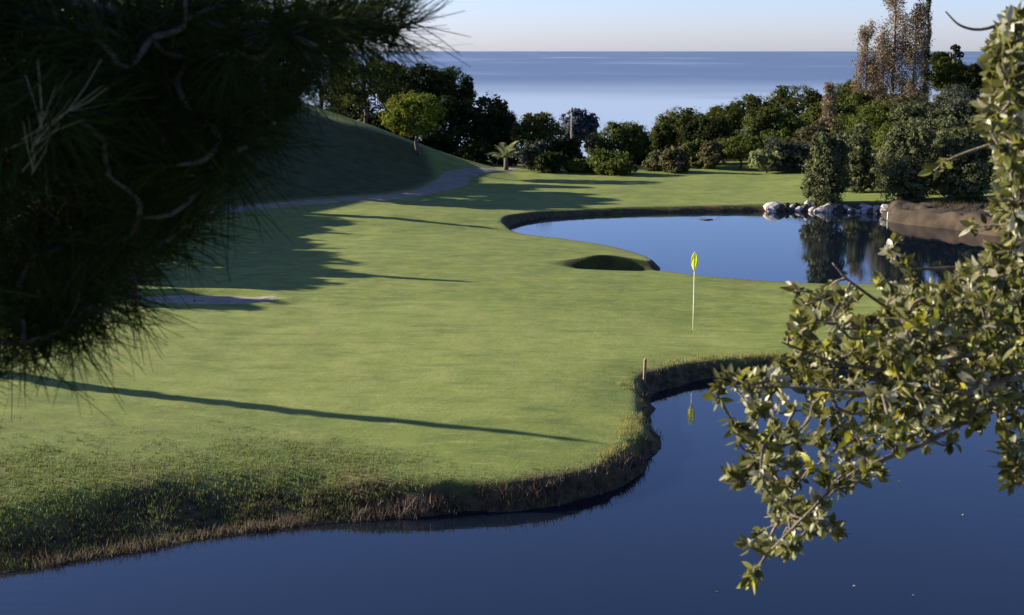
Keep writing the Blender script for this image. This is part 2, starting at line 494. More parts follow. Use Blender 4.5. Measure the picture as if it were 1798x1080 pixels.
def axis(segs):
    out = []
    for a, b, s in segs: out.append(np.arange(a, b, s))
    return np.concatenate(out + [[segs[-1][1]]])
gx = axis([(-90, -40, 4), (-40, -18, .7), (-18, -9, .25), (-9, 7, .115), (7, 14, .2), (14, 34, .4), (34, 100, 4)])
gy = axis([(-30, 0, 2.5), (0, 15, .5), (15, 20, .14), (20, 36, .115), (36, 46.6, .16), (46.6, 49, .06), (49, 52, .16), (52, 70, .22), (70, 110, .5), (110, 150, 2), (150, 330, 8)])
X, Y = np.meshgrid(gx, gy)
Z, SL, SU = height(X, Y, True)
nx, ny = len(gx), len(gy)
idx = np.arange(nx * ny).reshape(ny, nx)
quads = np.stack([idx[:-1, :-1], idx[:-1, 1:], idx[1:, 1:], idx[1:, :-1]], -1).reshape(-1, 4)
nz = N1(X * .5, Y * .5) + .6 * N2(X * 1.6, Y * 1.6)
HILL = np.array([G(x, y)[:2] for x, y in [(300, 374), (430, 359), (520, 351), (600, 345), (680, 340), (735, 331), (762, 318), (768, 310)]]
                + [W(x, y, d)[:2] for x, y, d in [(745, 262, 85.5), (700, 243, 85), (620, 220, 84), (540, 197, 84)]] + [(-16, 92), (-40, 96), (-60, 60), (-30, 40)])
def hill_mask(X, Y): return (1 - sstep((sdf(HILL, X, Y) + .5) / 1.0)).reshape(np.shape(X))  # hill face, where turf is coloured darker to deepen its shade
def rough_mask(X, Y, SL, SU, nz):
    r = .85 * (1 - sstep((SL - .25 + nz * .6) / .8))
    left = sstep((-X - 1.0 + (24.5 - Y) * 1.5 + nz * 2.0) / 4.0) * sstep((25.8 - Y + nz * 2) / 2.5)
    r = np.maximum(r, left * .95)
    r = np.maximum(r, .7 * (1 - sstep((SU - .2 + nz) / 1.0)))
    hill = hill_mask(X, Y)
    r = np.maximum(r, hill)
    r = np.where(Y < 14, 1.0, r)
    r = np.maximum(r, sstep((Y - 96) / 6) * .9)
    return np.clip(r, 0, 1)
FACE = sstep((X - 1.2) / .8) * sstep((5.3 - X) / .4) * sstep((Y - 47.3) / .25) * sstep((48.15 - Y) / .15)  # lip face above the hollow, its shade painted into the turf
WILD_SHADE = np.maximum(np.maximum(hill_mask(X, Y), sstep((Y - 96) / 6)), FACE)
ROUGH = np.maximum(rough_mask(X, Y, SL, SU, nz), FACE)
bankm = np.maximum(1 - sstep((SL - (.20 + .75 * sstep((-X - .5) / 4.5)) + nz * .55) / .35), .9 * (1 - sstep((SU - .22 + nz * .2) / .25)))
bankm = np.where(SL < 0, 1, bankm); bankm = np.where(SU < 0, 1, bankm)
gr = np.hypot((X - GREEN_C[0]) / 8.2, (Y - GREEN_C[1]) / 6.6) + nz * .06
greenm = (1 - sstep((gr - .93) / .10)) * sstep((SL - 1.2) / .8)
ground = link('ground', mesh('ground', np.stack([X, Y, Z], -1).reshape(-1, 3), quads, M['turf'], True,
                             {'rough': ROUGH.ravel(), 'bank': np.clip(bankm, 0, 1).ravel(), 'green': greenm.ravel(), 'wild_shade': WILD_SHADE.ravel()}))
tag(ground, kind='structure')

def sheet(name, poly, z, mat):
    c = poly.mean(0)
    v = np.column_stack([poly, np.full(len(poly), z)])
    me = bpy.data.meshes.new(name)
    me.from_pydata([tuple(p) for p in v], [], [tuple(range(len(v)))])
    me.materials.append(mat)
    return tag(link(name, me), kind='structure')
def grow(poly, d):
    a = np.roll(poly, 1, 0); b = np.roll(poly, -1, 0); t = unit(b - a)
    n = np.column_stack([t[:, 1], -t[:, 0]])
    area = 0.5 * np.sum(poly[:, 0] * np.roll(poly[:, 1], -1) - np.roll(poly[:, 0], -1) * poly[:, 1])
    return poly + (n if area > 0 else -n) * d
sheet('near_pond_water', grow(LOWER, .25), 0.0, M['pond'])
sheet('far_pond_water', grow(UPPER, .22), 0.0, M['pond'])
me = bpy.data.meshes.new('sea')
me.from_pydata([(-4e5, 160, -30), (4e5, 160, -30), (4e5, 4e5, -30), (-4e5, 4e5, -30)], [], [(0, 1, 2, 3)])
me.materials.append(M['sea'])
tag(link('sea', me), kind='structure')

def drape(name, pts2, half, mat, lift=.035, nacross=5, lumps=0.0):
    """a strip that lies on the ground along pts2, with a turned-down edge"""
    pts2 = np.asarray(pts2, float)
    t = unit(np.gradient(pts2, axis=0)); n = np.column_stack([t[:, 1], -t[:, 0]])
    us = np.linspace(-1, 1, nacross)
    hw = np.broadcast_to(half, (len(pts2),))
    q = pts2[:, None] + n[:, None] * (us[None, :, None] * hw[:, None, None])
    z = height(q[..., 0], q[..., 1]) + lift
    z = z + lumps * np.abs(N2(q[..., 0] * 1.1, q[..., 1] * 1.1) + .6 * N3(q[..., 0] * 2.7, q[..., 1] * 2.7))
    z[:, 0] -= .10 + lumps; z[:, -1] -= .10 + lumps
    v = np.dstack([q, z]).reshape(-1, 3)
    k = nacross; ii = np.arange(len(pts2) * k).reshape(-1, k)
    f = np.stack([ii[:-1, :-1], ii[:-1, 1:], ii[1:, 1:], ii[1:, :-1]], -1).reshape(-1, 4)
    return tag(link(name, mesh(name, v, f, mat, True)), kind='structure')
path_pts = [G(x, y)[:2] for x, y in [(0, 440), (150, 400), (300, 381), (430, 366), (520, 358), (600, 352), (680, 347), (735, 339), (775, 328), (796, 318)]]
path_pts += [G(800, 310)[:2], G(818, 304)[:2], G(858, 299)[:2], G(905, 296)[:2]]
drape('cart_path', spline(path_pts, 10), np.concatenate([np.full(75, .9), np.linspace(.9, 1.3, 10), np.linspace(1.3, .7, 46)]), M['concrete'])

def patch(name, c, rx, ry, mat, lift, seed, n=40, rings=14, cut=None):
    th = np.linspace(0, 2 * math.pi, n, endpoint=False)
    wob = 1 + .16 * np.sin(2 * th + seed) + .09 * np.sin(3 * th + 2 * seed) + .05 * np.sin(7 * th)
    rr = np.linspace(0, 1, rings)[1:]
    x = c[0] + rx * (rr[:, None] * wob * np.cos(th)); y = c[1] + ry * (rr[:, None] * wob * np.sin(th))
    z = height(x, y) + lift; z[-1] -= lift + .04
    v = np.vstack([np.stack([x, y, z], -1).reshape(-1, 3), [c[0], c[1], H1(*c) + lift]])
    ii = np.arange(len(rr) * n).reshape(-1, n)
    f = np.stack([ii[:-1], np.roll(ii[:-1], -1, 1), np.roll(ii[1:], -1, 1), ii[1:]], -1).reshape(-1, 4)
    t = np.stack([ii[0], np.roll(ii[0], -1), np.full(n, len(v) - 1)], -1)
    return tag(link(name, mesh(name, v, [f, t], mat, True)), kind='structure')
patch('sand_bunker', BUNK_C, 1.9, 1.12, M['sand'], .03, 1.0)

# bare reddish bank on the right of the far pond
eb = [G(x, y)[:2] for x, y in [(1555, 372), (1620, 376), (1690, 384), (1780, 395), (1900, 402)]]
drape('bare_earth', spline(eb, 18), np.interp(np.linspace(0, 1, 73), [0, .15, .5, 1], [.8, 2.4, 3.0, 3.2]) * (1 + .14 * np.sin(np.arange(73) * .7) + .10 * np.sin(np.arange(73) * 1.9)), M['earth'], .09, 31, .30)

# ------------------------------------------------------------------ foliage builders
def cards(p, nrm, size, aspect, rng):
    n = len(p)
    t = unit(np.cross(nrm, rng.normal(size=(n, 3))))
    b = np.cross(nrm, t)
    s = size * rng.uniform(.6, 1.4, n)[:, None]
    v = np.stack([p - t * s, p - b * s * aspect, p + t * s, p + b * s * aspect], 1).reshape(-1, 3)
    return v, np.arange(4 * n).reshape(-1, 4)

def crown_mesh(name, lobes, n, size, mat, seed, clump=.20, aspect=.5, up=.25, fill=.25):
    """leaf clumps over the surface of ellipsoid lobes (x, y, z, rx, ry, rz) and bigger sprays inside them"""
    rng = np.random.default_rng(seed)
    L = np.array(lobes, float)
    wgt = (L[:, 3] * L[:, 5]) ** .9; wgt /= wgt.sum()
    nc = max(12, int(n / 38))
    li = rng.choice(len(L), nc, p=wgt)
    d = unit(rng.normal(size=(nc, 3)))
    rad = rng.uniform(.84, 1.02, nc)
    cc = L[li, :3] + d * L[li, 3:] * rad[:, None]
    cr = np.clip(L[li, 3:].mean(1), .35, 1.3) * clump * rng.uniform(.7, 1.35, nc)
    ct = rng.uniform(-.25, .25, nc)
    k = rng.integers(0, nc, n)
    off = rng.normal(size=(n, 3)) * .48; off[:, 2] *= .75
    p = cc[k] + off * cr[k][:, None]
    nr = unit(d[k] * .9 + unit(off) * .8 + rng.normal(size=(n, 3)) * .5 + np.array((0, 0, up)))
    t = np.clip(.45 + ct[k] + rng.normal(size=n) * .2, 0, 1)
    v, f = cards(p, nr, size, aspect, rng)
    m = int(n * fill); lj = rng.choice(len(L), m, p=wgt)
    pc = L[lj, :3] + unit(rng.normal(size=(m, 3))) * L[lj, 3:] * (rng.random(m) ** .5 * .86)[:, None]
    v2, f2 = cards(pc, unit(rng.normal(size=(m, 3))), size * 1.9, .7, rng)
    t = np.concatenate([t, rng.uniform(0, .6, m)])
    return mesh(name, np.vstack([v, v2]), np.vstack([f, f2 + len(v)]), mat, False, {'tint': np.repeat(t, 4)})

def trunk_mesh(name, base, top, r, mat, seed, limbs=(), lean=.05):
    rng = np.random.default_rng(seed)
    b = Bag()
    base = np.array(base, float); top = np.array(top, float)
    h = top[2] - base[2]
    mid = [base + (top - base) * t + np.array((rng.normal() * lean * h, rng.normal() * lean * h, 0)) * math.sin(t * 3.1) for t in (0, .3, .6, 1)]
    pts = spline(mid, 5)
    add_tube(b, pts, np.linspace(r, r * .35, len(pts)) + np.where(np.arange(len(pts)) == 0, r * .35, 0), 8)
    for l in limbs:
        l = np.array(l, float); k = int(len(pts) * rng.uniform(.45, .8))
        m = (pts[k] + l) / 2 + rng.normal(size=3) * .06 * h + np.array((0, 0, -.04 * h))
        q = spline([pts[k], m, l], 5)
        add_tube(b, q, np.linspace(r * .45, r * .1, len(q)), 6)
    return b.mesh(name, mat, True)

SEED = [100]
def tree(name, label, cat, px, py, rx, ry, d=None, base=None, kind='pine', group=None, n=3600, size=.055, shape='umbrella', bark='bark', trunk_r=None):
    """crown centre (px, py), half sizes in photo pixels at distance d, or standing at the ground point seen at base"""
    SEED[0] += 1; s = SEED[0]; rng = np.random.default_rng(s)
    if base is not None:
        g = G(*base); d = g[1]
    c = W(px, py, d); k = d / FPX
    RX, RZ = rx * k * (1.1 if shape == 'shrub' else 1.06), ry * k * (1.1 if shape == 'shrub' else 1.04)
    bx, by = (g[0], g[1]) if base is not None else (c[0], c[1])
    gz = H1(bx, by)
    root = tag(empty(name, (bx, by, gz)), label, cat, group)
    o = np.array((bx, by, gz)); c = c - o
    lobes = []
    if shape == 'umbrella':
        lobes.append((c[0], c[1], c[2], RX * .98, RX * .92, RZ * .95))
        for i in range(16):
            q = unit(np.array((rng.normal(), rng.normal(), rng.normal() * .8 + .35))); e = rng.uniform(.66, .82); w = rng.uniform(.18, .32)
            lobes.append((c[0] + RX * q[0] * e, c[1] + RX * q[1] * e, c[2] + RZ * q[2] * e, RX * w, RX * w, RZ * w * 1.1))
    elif shape == 'shrub':
        zb = max(0.0, c[2] - RZ)
        for i in range(11):
            a = rng.uniform(0, 6.28); q = rng.uniform(0, .6); e = rng.uniform(-.6, .62)
            lobes.append((c[0] + RX * q * math.cos(a), c[1] + RX * q * math.sin(a), c[2] + RZ * e, RX * rng.uniform(.35, .52), RX * rng.uniform(.35, .52), RZ * rng.uniform(.3, .46)))
        lobes.append((c[0], c[1], c[2] - RZ * .2, RX * .8, RX * .8, RZ * .78))
    me = crown_mesh('crown', lobes, n, size, M['f_' + kind], s, clump=.18 if shape == 'umbrella' else .2, up=.3)
    link('crown' if shape == 'umbrella' else 'foliage', me, root)
    r = trunk_r or max(.06, RX * .07)
    limbs = [(l[0], l[1], l[2] - l[5] * .3) for l in lobes[1:6]]
    if shape == 'umbrella' or c[2] - RZ > .1:
        link('trunk', trunk_mesh('trunk', (0, 0, -.15), (c[0], c[1], c[2] + RZ * .2), r, M[bark], s, limbs), root)
    else:
        b = Bag()
        for l in lobes[:7]:
            q = spline([(rng.normal() * .12, rng.normal() * .12, -.1), ((l[0]) * .5, l[1] * .5, max(.1, l[2] * .4)), (l[0], l[1], l[2])], 4)
            add_tube(b, q, np.linspace(.04, .012, len(q)), 5)
        link('stems', b.mesh('stems', M[bark], True), root)
    return root

# ------------------------------------------------------------------ trees
FARG = 'umbrella pines round the far fairway'
T = [
    # dark wood on the left behind the hill
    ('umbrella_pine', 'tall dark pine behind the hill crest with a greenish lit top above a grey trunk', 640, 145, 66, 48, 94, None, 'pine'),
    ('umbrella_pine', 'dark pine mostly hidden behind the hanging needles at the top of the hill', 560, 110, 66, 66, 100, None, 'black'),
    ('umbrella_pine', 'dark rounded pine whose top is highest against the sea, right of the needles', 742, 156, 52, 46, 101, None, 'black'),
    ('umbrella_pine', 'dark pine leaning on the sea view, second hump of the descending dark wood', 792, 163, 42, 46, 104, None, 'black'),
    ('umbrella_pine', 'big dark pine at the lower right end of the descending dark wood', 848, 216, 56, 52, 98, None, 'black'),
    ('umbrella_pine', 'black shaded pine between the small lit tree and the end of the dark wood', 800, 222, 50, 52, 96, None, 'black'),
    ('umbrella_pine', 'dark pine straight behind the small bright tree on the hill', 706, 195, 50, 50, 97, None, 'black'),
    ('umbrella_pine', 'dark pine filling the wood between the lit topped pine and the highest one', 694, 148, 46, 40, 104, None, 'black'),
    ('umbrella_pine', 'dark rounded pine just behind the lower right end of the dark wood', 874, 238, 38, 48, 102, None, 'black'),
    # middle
    ('umbrella_pine', 'round dark pine with shrubs at its foot, left of the grey blue tree', 946, 237, 46, 40, 93, None, 'pine'),
    ('umbrella_pine', 'round dark pine standing alone right of the grey blue tree', 1095, 247, 46, 36, 93, None, 'pine'),
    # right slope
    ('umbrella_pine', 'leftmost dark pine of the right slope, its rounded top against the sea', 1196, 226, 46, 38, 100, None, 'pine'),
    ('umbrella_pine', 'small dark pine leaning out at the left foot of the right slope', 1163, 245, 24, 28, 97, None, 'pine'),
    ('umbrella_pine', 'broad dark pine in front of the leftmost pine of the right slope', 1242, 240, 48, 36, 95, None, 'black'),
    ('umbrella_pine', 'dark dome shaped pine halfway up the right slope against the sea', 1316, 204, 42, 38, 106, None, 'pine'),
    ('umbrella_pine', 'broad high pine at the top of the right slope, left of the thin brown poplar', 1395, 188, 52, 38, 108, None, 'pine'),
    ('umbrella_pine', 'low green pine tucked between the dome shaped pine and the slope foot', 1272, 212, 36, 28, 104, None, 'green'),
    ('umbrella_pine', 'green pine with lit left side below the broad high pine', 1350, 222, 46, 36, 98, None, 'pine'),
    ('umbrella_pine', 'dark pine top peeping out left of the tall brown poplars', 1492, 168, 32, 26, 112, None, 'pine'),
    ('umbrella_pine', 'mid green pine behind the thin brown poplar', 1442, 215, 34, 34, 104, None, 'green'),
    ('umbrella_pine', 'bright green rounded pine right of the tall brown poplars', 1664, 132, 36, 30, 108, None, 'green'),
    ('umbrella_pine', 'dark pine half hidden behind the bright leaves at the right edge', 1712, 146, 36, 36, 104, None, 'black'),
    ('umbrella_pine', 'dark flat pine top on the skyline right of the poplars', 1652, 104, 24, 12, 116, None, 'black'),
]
for nm, lab, px, py, rx, ry, d, b, kd in T:
    tree(nm, lab, 'tree', px, py, rx, ry, d, b, kd, FARG, n=13000)
tree('broadleaf_tree', 'small bright green round tree standing alone on the hill slope', 'tree', 728, 201, 56, 40, None, (737, 272), 'bright', n=11000, trunk_r=.13)
tree('bluegrey_tree', 'grey blue tree far behind the fairway, lower than the sea line', 'tree', 1016, 226, 36, 33, 128, None, 'bluegrey', n=5000, size=.13)  # the grey blue lies in the foliage colour
tree('broadleaf_tree', 'little spreading tree with a short thin trunk on the right fairway edge', 'tree', 1302, 258, 48, 22, None, (1296, 297), 'green', n=5000, trunk_r=.09)

SH = [  # shrubs: label, px, py, rx, ry, d, base, kind
    ('large upright grey green shrub behind the pond rocks, reflected alone in the water', 1450, 296, 45, 64, None, (1452, 362), 'olive', 5200),
    ('grey green shrub just right of the upright shrub, standing farther back', 1508, 290, 32, 46, None, (1508, 338), 'olive', 3200),
    ('big dark shrub at the left of the mass above the bare earth bank', 1588, 286, 58, 68, None, (1588, 352), 'olive', 6500),
    ('big dark shrub at the right of the mass above the bare earth bank', 1690, 286, 66, 62, None, (1690, 352), 'olive', 6500),
    ('dark shrub half hidden behind the leafy branch at the right edge', 1782, 280, 50, 80, 66, None, 'olive', 4500),
    ('low spreading grey shrub on the fairway edge left of the upright shrub', 1392, 274, 56, 30, None, (1392, 301), 'grey', 3600),
    ('dark scrub below the tall brown poplars', 1530, 212, 52, 32, 90, None, 'green', 3400),
    ('grey green scrub right below the tall brown poplars', 1612, 212, 60, 32, 88, None, 'olive', 3400),
    ('dry grey scrub far right below the green pine', 1690, 206, 56, 34, 88, None, 'grey', 3400),
    ('pale olive bush beside the round dark pine right of the middle', 1046, 254, 24, 20, 95, None, 'pale', 1500),
    ('dark low bush with a pale crest at the end of the fairway', 1072, 284, 46, 22, None, (1072, 306), 'green', 2600),
    ('grey brown bush before the round dark pine left of the middle', 934, 270, 24, 28, None, (934, 299), 'grey', 1800),
    ('dark bush at the foot of the grey blue tree', 1004, 276, 30, 24, 92, None, 'black', 1800),
    ('dark undergrowth below the round dark pine left of the middle', 968, 286, 34, 18, None, (968, 303), 'black', 1800),
    ('brownish bush at the left foot of the right slope', 1184, 278, 34, 26, None, (1184, 302), 'dry', 2200),
    ('brown reddish bush between the foot of the slope and the little spreading tree', 1250, 270, 28, 24, None, (1250, 297), 'dry', 2000),
    ('green bush in the dip between the brown bushes of the right slope', 1218, 274, 26, 28, 90, None, 'green', 2000),
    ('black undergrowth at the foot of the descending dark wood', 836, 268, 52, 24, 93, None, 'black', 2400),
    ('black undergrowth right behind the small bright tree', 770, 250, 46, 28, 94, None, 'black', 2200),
    ('dark bush closing the gap right of the lone round dark pine', 1140, 278, 30, 20, 96, None, 'black', 1800),
    ('green bush on the slope behind the low spreading grey shrub', 1360, 250, 40, 24, 90, None, 'green', 2200),
    ('dark green scrub between the leftmost and the broad pine of the right slope', 1216, 247, 40, 30, 102, None, 'pine', 2400),
    ('green scrub right behind the little spreading tree', 1284, 250, 42, 30, 100, None, 'green', 2600),
    ('olive scrub left of the pine with the lit left side', 1318, 246, 44, 30, 97, None, 'olive', 2600),
    ('green scrub below the broad high pine', 1392, 238, 48, 34, 97, None, 'green', 2800),
    ('dry brown scrub touching the upright shrub on its upper left', 1418, 256, 42, 32, 88, None, 'dry', 2600),
    ('dry scrub at the foot of the thin orange brown poplar', 1448, 240, 36, 28, 93, None, 'dry', 2400),
    ('green scrub between the thin and the short brown poplar', 1482, 204, 40, 32, 100, None, 'green', 2600),
    ('olive scrub directly above the grey green shrub', 1492, 246, 42, 30, 84, None, 'olive', 2600),
    ('green scrub right above the big dark shrub on the left of the mass', 1562, 236, 52, 30, 82, None, 'green', 2800),
    ('olive scrub above the gap between the two big dark shrubs', 1642, 236, 54, 30, 82, None, 'olive', 2800),
    ('olive scrub above the big dark shrub on the right of the mass', 1722, 236, 56, 34, 82, None, 'olive', 2800),
    ('green scrub by the right edge below the half hidden dark pine', 1748, 190, 52, 36, 94, None, 'green', 2800),
    ('dry scrub skirting the stems of the tall brown poplars', 1598, 186, 62, 24, 98, None, 'dry', 2800),
    ('grey scrub under the bright green rounded pine', 1682, 172, 54, 26, 100, None, 'grey', 2600),
    ('green scrub at the stem of the short brown poplar', 1514, 186, 36, 26, 102, None, 'green', 2200),
    ('pale low scrub on the fairway edge right of the little spreading tree', 1346, 280, 34, 18, 86, None, 'pale', 2000),
    ('olive shrub in the gap behind the grey green shrub and the big dark one', 1556, 302, 38, 42, 73, None, 'olive', 3000),
    ('olive shrub filling the gap between the two big dark shrubs', 1642, 292, 46, 60, 70, None, 'olive', 3600),
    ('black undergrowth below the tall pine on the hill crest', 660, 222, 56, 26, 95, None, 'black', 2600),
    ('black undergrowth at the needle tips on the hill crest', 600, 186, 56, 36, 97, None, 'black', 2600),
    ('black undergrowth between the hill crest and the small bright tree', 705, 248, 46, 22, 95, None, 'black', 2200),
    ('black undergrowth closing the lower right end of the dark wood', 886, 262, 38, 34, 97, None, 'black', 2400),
    ('dark scrub behind the slim pale pole', 990, 266, 40, 30, 100, None, 'black', 2200),
    ('low dark scrub between the middle undergrowth and the pale olive bush', 1020, 292, 34, 14, None, (1020, 302), 'green', 1800),
    ('dark scrub behind the lone round dark pine', 1128, 264, 38, 28, 99, None, 'pine', 2200),
    ('low olive bush under the small leaning pine of the right slope', 1152, 284, 26, 20, None, (1152, 300), 'olive', 1800),
]
for lab, px, py, rx, ry, d, b, kd, n in SH:
    tree('shrub', lab, 'shrub', px, py, rx, ry, d, b, kd, 'shrubs round the fairway and the far pond', n=int(n * 2.4), size=.062, shape='shrub')

def poplar(label, px, ytop, ybase, rx, d, kind='brown', n=2600, name='poplar_tree', lo=.03):
    SEED[0] += 1; s = SEED[0]; rng = np.random.default_rng(s)
    top = W(px, ytop, d); bx, by = top[0], top[1]; k = d / FPX
    gz = H1(bx, by); h = top[2] - gz; R = rx * k
    root = tag(empty(name, (bx, by, gz)), label, 'tree', 'columnar trees on the right slope')
    b = Bag(); q = spline([(0, 0, -.2), (rng.normal() * .1, rng.normal() * .1, h * .5), (0, 0, h * .97)], 8)
    add_tube(b, q, np.linspace(.10, .02, len(q)) * (R / .9 + .25), 7)
    tips = []
    for i in range(90):
        t = lo + (.93 - lo) * rng.random() ** 1.35; a = rng.uniform(0, 6.28); ln = h * rng.uniform(.10, .2) * (1 - .5 * t)
        w = R * rng.uniform(.5, 1.0) * (1.1 - .75 * t ** 1.6)
        p0 = np.array((0, 0, t * h)); p2 = p0 + np.array((math.cos(a) * w, math.sin(a) * w, ln))
        p1 = p0 + (p2 - p0) * .5 + np.array((math.cos(a), math.sin(a), 0)) * w * .18
        add_tube(b, spline([p0, p1, p2], 3), np.linspace(.03, .008, 7), 4)
        tips.append((p1, p2))
    link('trunk', b.mesh('trunk', M['bark_pop' if kind == 'brown' else 'bark'], True), root)
    m = n * 3; k2 = rng.integers(0, len(tips), m)
    A = np.array([t[0] for t in tips])[k2]; B = np.array([t[1] for t in tips])[k2]
    p = A + (B - A) * rng.uniform(0, 1.15, m)[:, None] + rng.normal(size=(m, 3)) * np.array((R * .16, R * .16, h * .025))
    v, f = cards(p, unit(rng.normal(size=(m, 3))), .07, .5, rng)
    tint = np.clip(.5 + .25 * rng.normal(size=m) - .0 * p[:, 2], 0, 1)
    link('crown', mesh('crown', v, f, M['f_' + kind], False, {'tint': np.repeat(tint, 4)}), root)
poplar('short brown poplar standing apart, leftmost of the tall bare brown trees', 1525, 42, 190, 24, 106)
poplar('tallest brown leaved poplar, its top cut by the upper edge', 1574, -26, 195, 36, 106, n=4200)
poplar('brown poplar leaning on the right flank of the tallest poplar', 1612, 8, 195, 30, 105, n=3400)
poplar('small brown poplar squeezed between the short and the tallest poplar', 1550, 62, 190, 20, 108, n=1800)
poplar('thin orange brown poplar far left of the others, before the broad high pine', 1457, 146, 250, 16, 98, n=1500)
poplar('very thin dark cypress rising beside the right flank of the brown poplars', 1633, -40, 190, 8, 108, 'black', 1800, 'cypress_tree')

# bare snag on the right skyline
g = W(1676, 78, 110); gz = H1(g[0], g[1])
root = tag(empty('tree_snag', (g[0], g[1], gz)), 'dark little bare stub of a tree on the skyline above the green pine', 'tree')
b = Bag(); hh = g[2] - gz
add_tube(b, [(0, 0, -.1), (0, 0, hh * .5), (.05, 0, hh)], [.2, .16, .13], 7)
for sx, z0, l in ((.5, .72, .6), (-.3, .8, .4), (.45, .86, .2)):
    add_tube(b, [(0, 0, hh * z0), (sx * .7, 0, hh * z0 + .1), (sx, 0, hh * z0 + l)], [.12, .1, .07], 6)
link('trunk', b.mesh('trunk', M['bark'], True), root)
link('crown', crown_mesh('crown', [(.1, 0, hh * .95, .35, .35, .3), (.5, 0, hh * .86, .3, .3, .3)], 200, .09, M['f_black'], 5), root)

# pale pole in front of the grey blue tree
g = W(1004, 190, 112); gz = H1(g[0], g[1])
b = Bag(); add_tube(b, [(0, 0, -.2), (0, 0, (g[2] - gz) * .5), (0, 0, g[2] - gz)], [.085, .075, .06], 8)
add_tube(b, [(0, 0, g[2] - gz - .3), (0, 0, g[2] - gz + .05)], [.12, .10], 8)
o = link('wooden_pole', b.mesh('wooden_pole', M['bark_pale'], True), None, (g[0], g[1], gz))
tag(o, 'slim pale pole standing before the grey blue tree', 'pole')

# small palm at the foot of the middle trees
g = G(888, 300); root = tag(empty('palm_tree', tuple(g)), 'small yellowish palm at the foot of the dark wood', 'palm')
b = Bag(); add_tube(b, [(0, 0, -.1), (.03, 0, .35), (0, .02, .8)], [.17, .15, .12], 8)
link('trunk', b.mesh('trunk', M['bark'], True), root)
rng = np.random.default_rng(11)
def frond_mesh(L):
    b = Bag(); n = 14
    sp = np.array([(L * t, 0, L * (.75 * t - .62 * t * t)) for t in np.linspace(0, 1, n)])
    add_tube(b, sp, np.linspace(.018, .005, n), 4)
    for i in range(2, n):
        for sgn in (-1, 1):
            ll = L * .34 * math.sin(math.pi * (i / n) ** .7) + .05
            p0 = sp[i]; p1 = p0 + np.array((ll * .55, sgn * ll * .8, -ll * .15)); wd = np.array((.03, 0, .012))
            b.add([p0 - wd, p0 + wd, p1], [(0, 1, 2)], rng.uniform(.3, .9))
    return b.mesh('frond', M['f_pale'])
fms = [frond_mesh(1.25), frond_mesh(1.0)]
for i in range(18):
    o = link('frond', fms[i % 2], root, (0, 0, .8)); o.rotation_euler = (rng.normal() * .2, -rng.uniform(-.3, .8), i * 2.4)

# unseen-by-the-lens trees on the left hill whose shadows lie on the fairway
CAST = [  # where the tip of the shadow lies, x of the tree, crown radius, label
    (470, 531, -18.6, 1.2, 'pine outside the left edge nearest to the sand bunker'),
    (450, 542, -18.4, 1.2, 'pine outside the left edge, shading the near lip of the bunker'),
    (540, 508, -18.7, 1.2, 'pine outside the left edge, second from the sand bunker'),
    (575, 499, -18.7, 1.4, 'pine outside the left edge between the second and the third from the bunker'),
    (600, 456, -18.9, 1.4, 'pine outside the left edge between the third and the fourth from the bunker'),
    (560, 434, -19.0, 1.4, 'pine outside the left edge between the fourth and the fifth from the bunker'),
    (525, 414, -19.2, 1.4, 'pine on the shaded slope between the fifth and the sixth from the bunker'),
    (640, 485, -18.8, 1.15, 'pine outside the left edge, third from the sand bunker'),
    (630, 466, -19.4, 1.5, 'pine outside the left edge, fourth from the sand bunker'),
    (580, 446, -19.6, 1.5, 'pine on the shaded slope outside the left edge, fifth from the bunker'),
    (545, 426, -19.6, 1.6, 'pine on the shaded slope behind the needles, sixth from the bunker'),
    (510, 406, -19.8, 1.6, 'pine on the shaded slope behind the needles, seventh from the bunker'),
    (475, 388, -19.8, 1.7, 'pine high on the shaded slope behind the needles, eighth from the bunker'),
    (1075, 358, -14.0, 1.4, 'broad pine on the hill top behind the needles, beside the tallest one'),
    (960, 369, -14.6, 1.5, 'pine on the hill top behind the needles, nearest to the cart path'),
    (1030, 364, -14.2, 1.5, 'pine on the hill top behind the needles, above the bend of the path'),
    (1090, 352, -13.6, 1.3, 'tallest pine on the hill top behind the needles'),
    (1045, 344, -13.6, 1.2, 'pine on the hill top right behind the tallest one'),
    (1040, 330, -12.6, .9, 'slim pine on the hill crest behind the hanging needles'),
    (748, 318, -12.8, 1.2, 'low pine on the hill crest behind the hanging needles'),
    (720, 322, -14.4, 1.4, 'low pine on the shaded face of the hill'),
    (640, 300, -15.6, 1.6, 'broad low pine on the shaded face of the hill'),
]
HS = np.array((-math.cos(SUN_AZ), math.sin(SUN_AZ)))
def caster(px, py, xc):
    g = G(px, py); L = (g[0] - xc) / -HS[0]; y = g[1] + HS[1] * L
    gz = H1(xc, y)
    return xc, y, gz, max(1.6, g[2] + L * math.tan(SUN_EL) - gz)
for px, py, xc, r, lab in CAST:
    SEED[0] += 1; s = SEED[0]; rng = np.random.default_rng(s)
    x, y, gz, h = caster(px, py, xc)
    root = tag(empty('umbrella_pine', (x, y, gz)), lab, 'tree', 'pines on the shaded hill')
    rz = min(r * .95, h * .42)
    lobes = [(0, 0, h - rz, r * .9, r * .9, rz * .95)]
    for i in range(12):
        q = unit(np.array((rng.normal(), rng.normal(), rng.normal() * .7 + .2)))
        lobes.append((r * q[0] * .7, r * q[1] * .7, h - rz + rz * q[2] * .7, r * .3, r * .3, rz * .3))
    if h - 2 * rz > .8: lobes.append((0, 0, (h - 2 * rz) * .5 + .3, r * .8, r * .8, (h - 2 * rz) * .5))
    link('crown', crown_mesh('crown', lobes, 3200, .14, M['f_black'], s), root)
    link('trunk', trunk_mesh('trunk', (0, 0, -.15), (0, 0, h - rz), .14, M['bark'], s, [l[:3] for l in lobes[1:5]]), root)
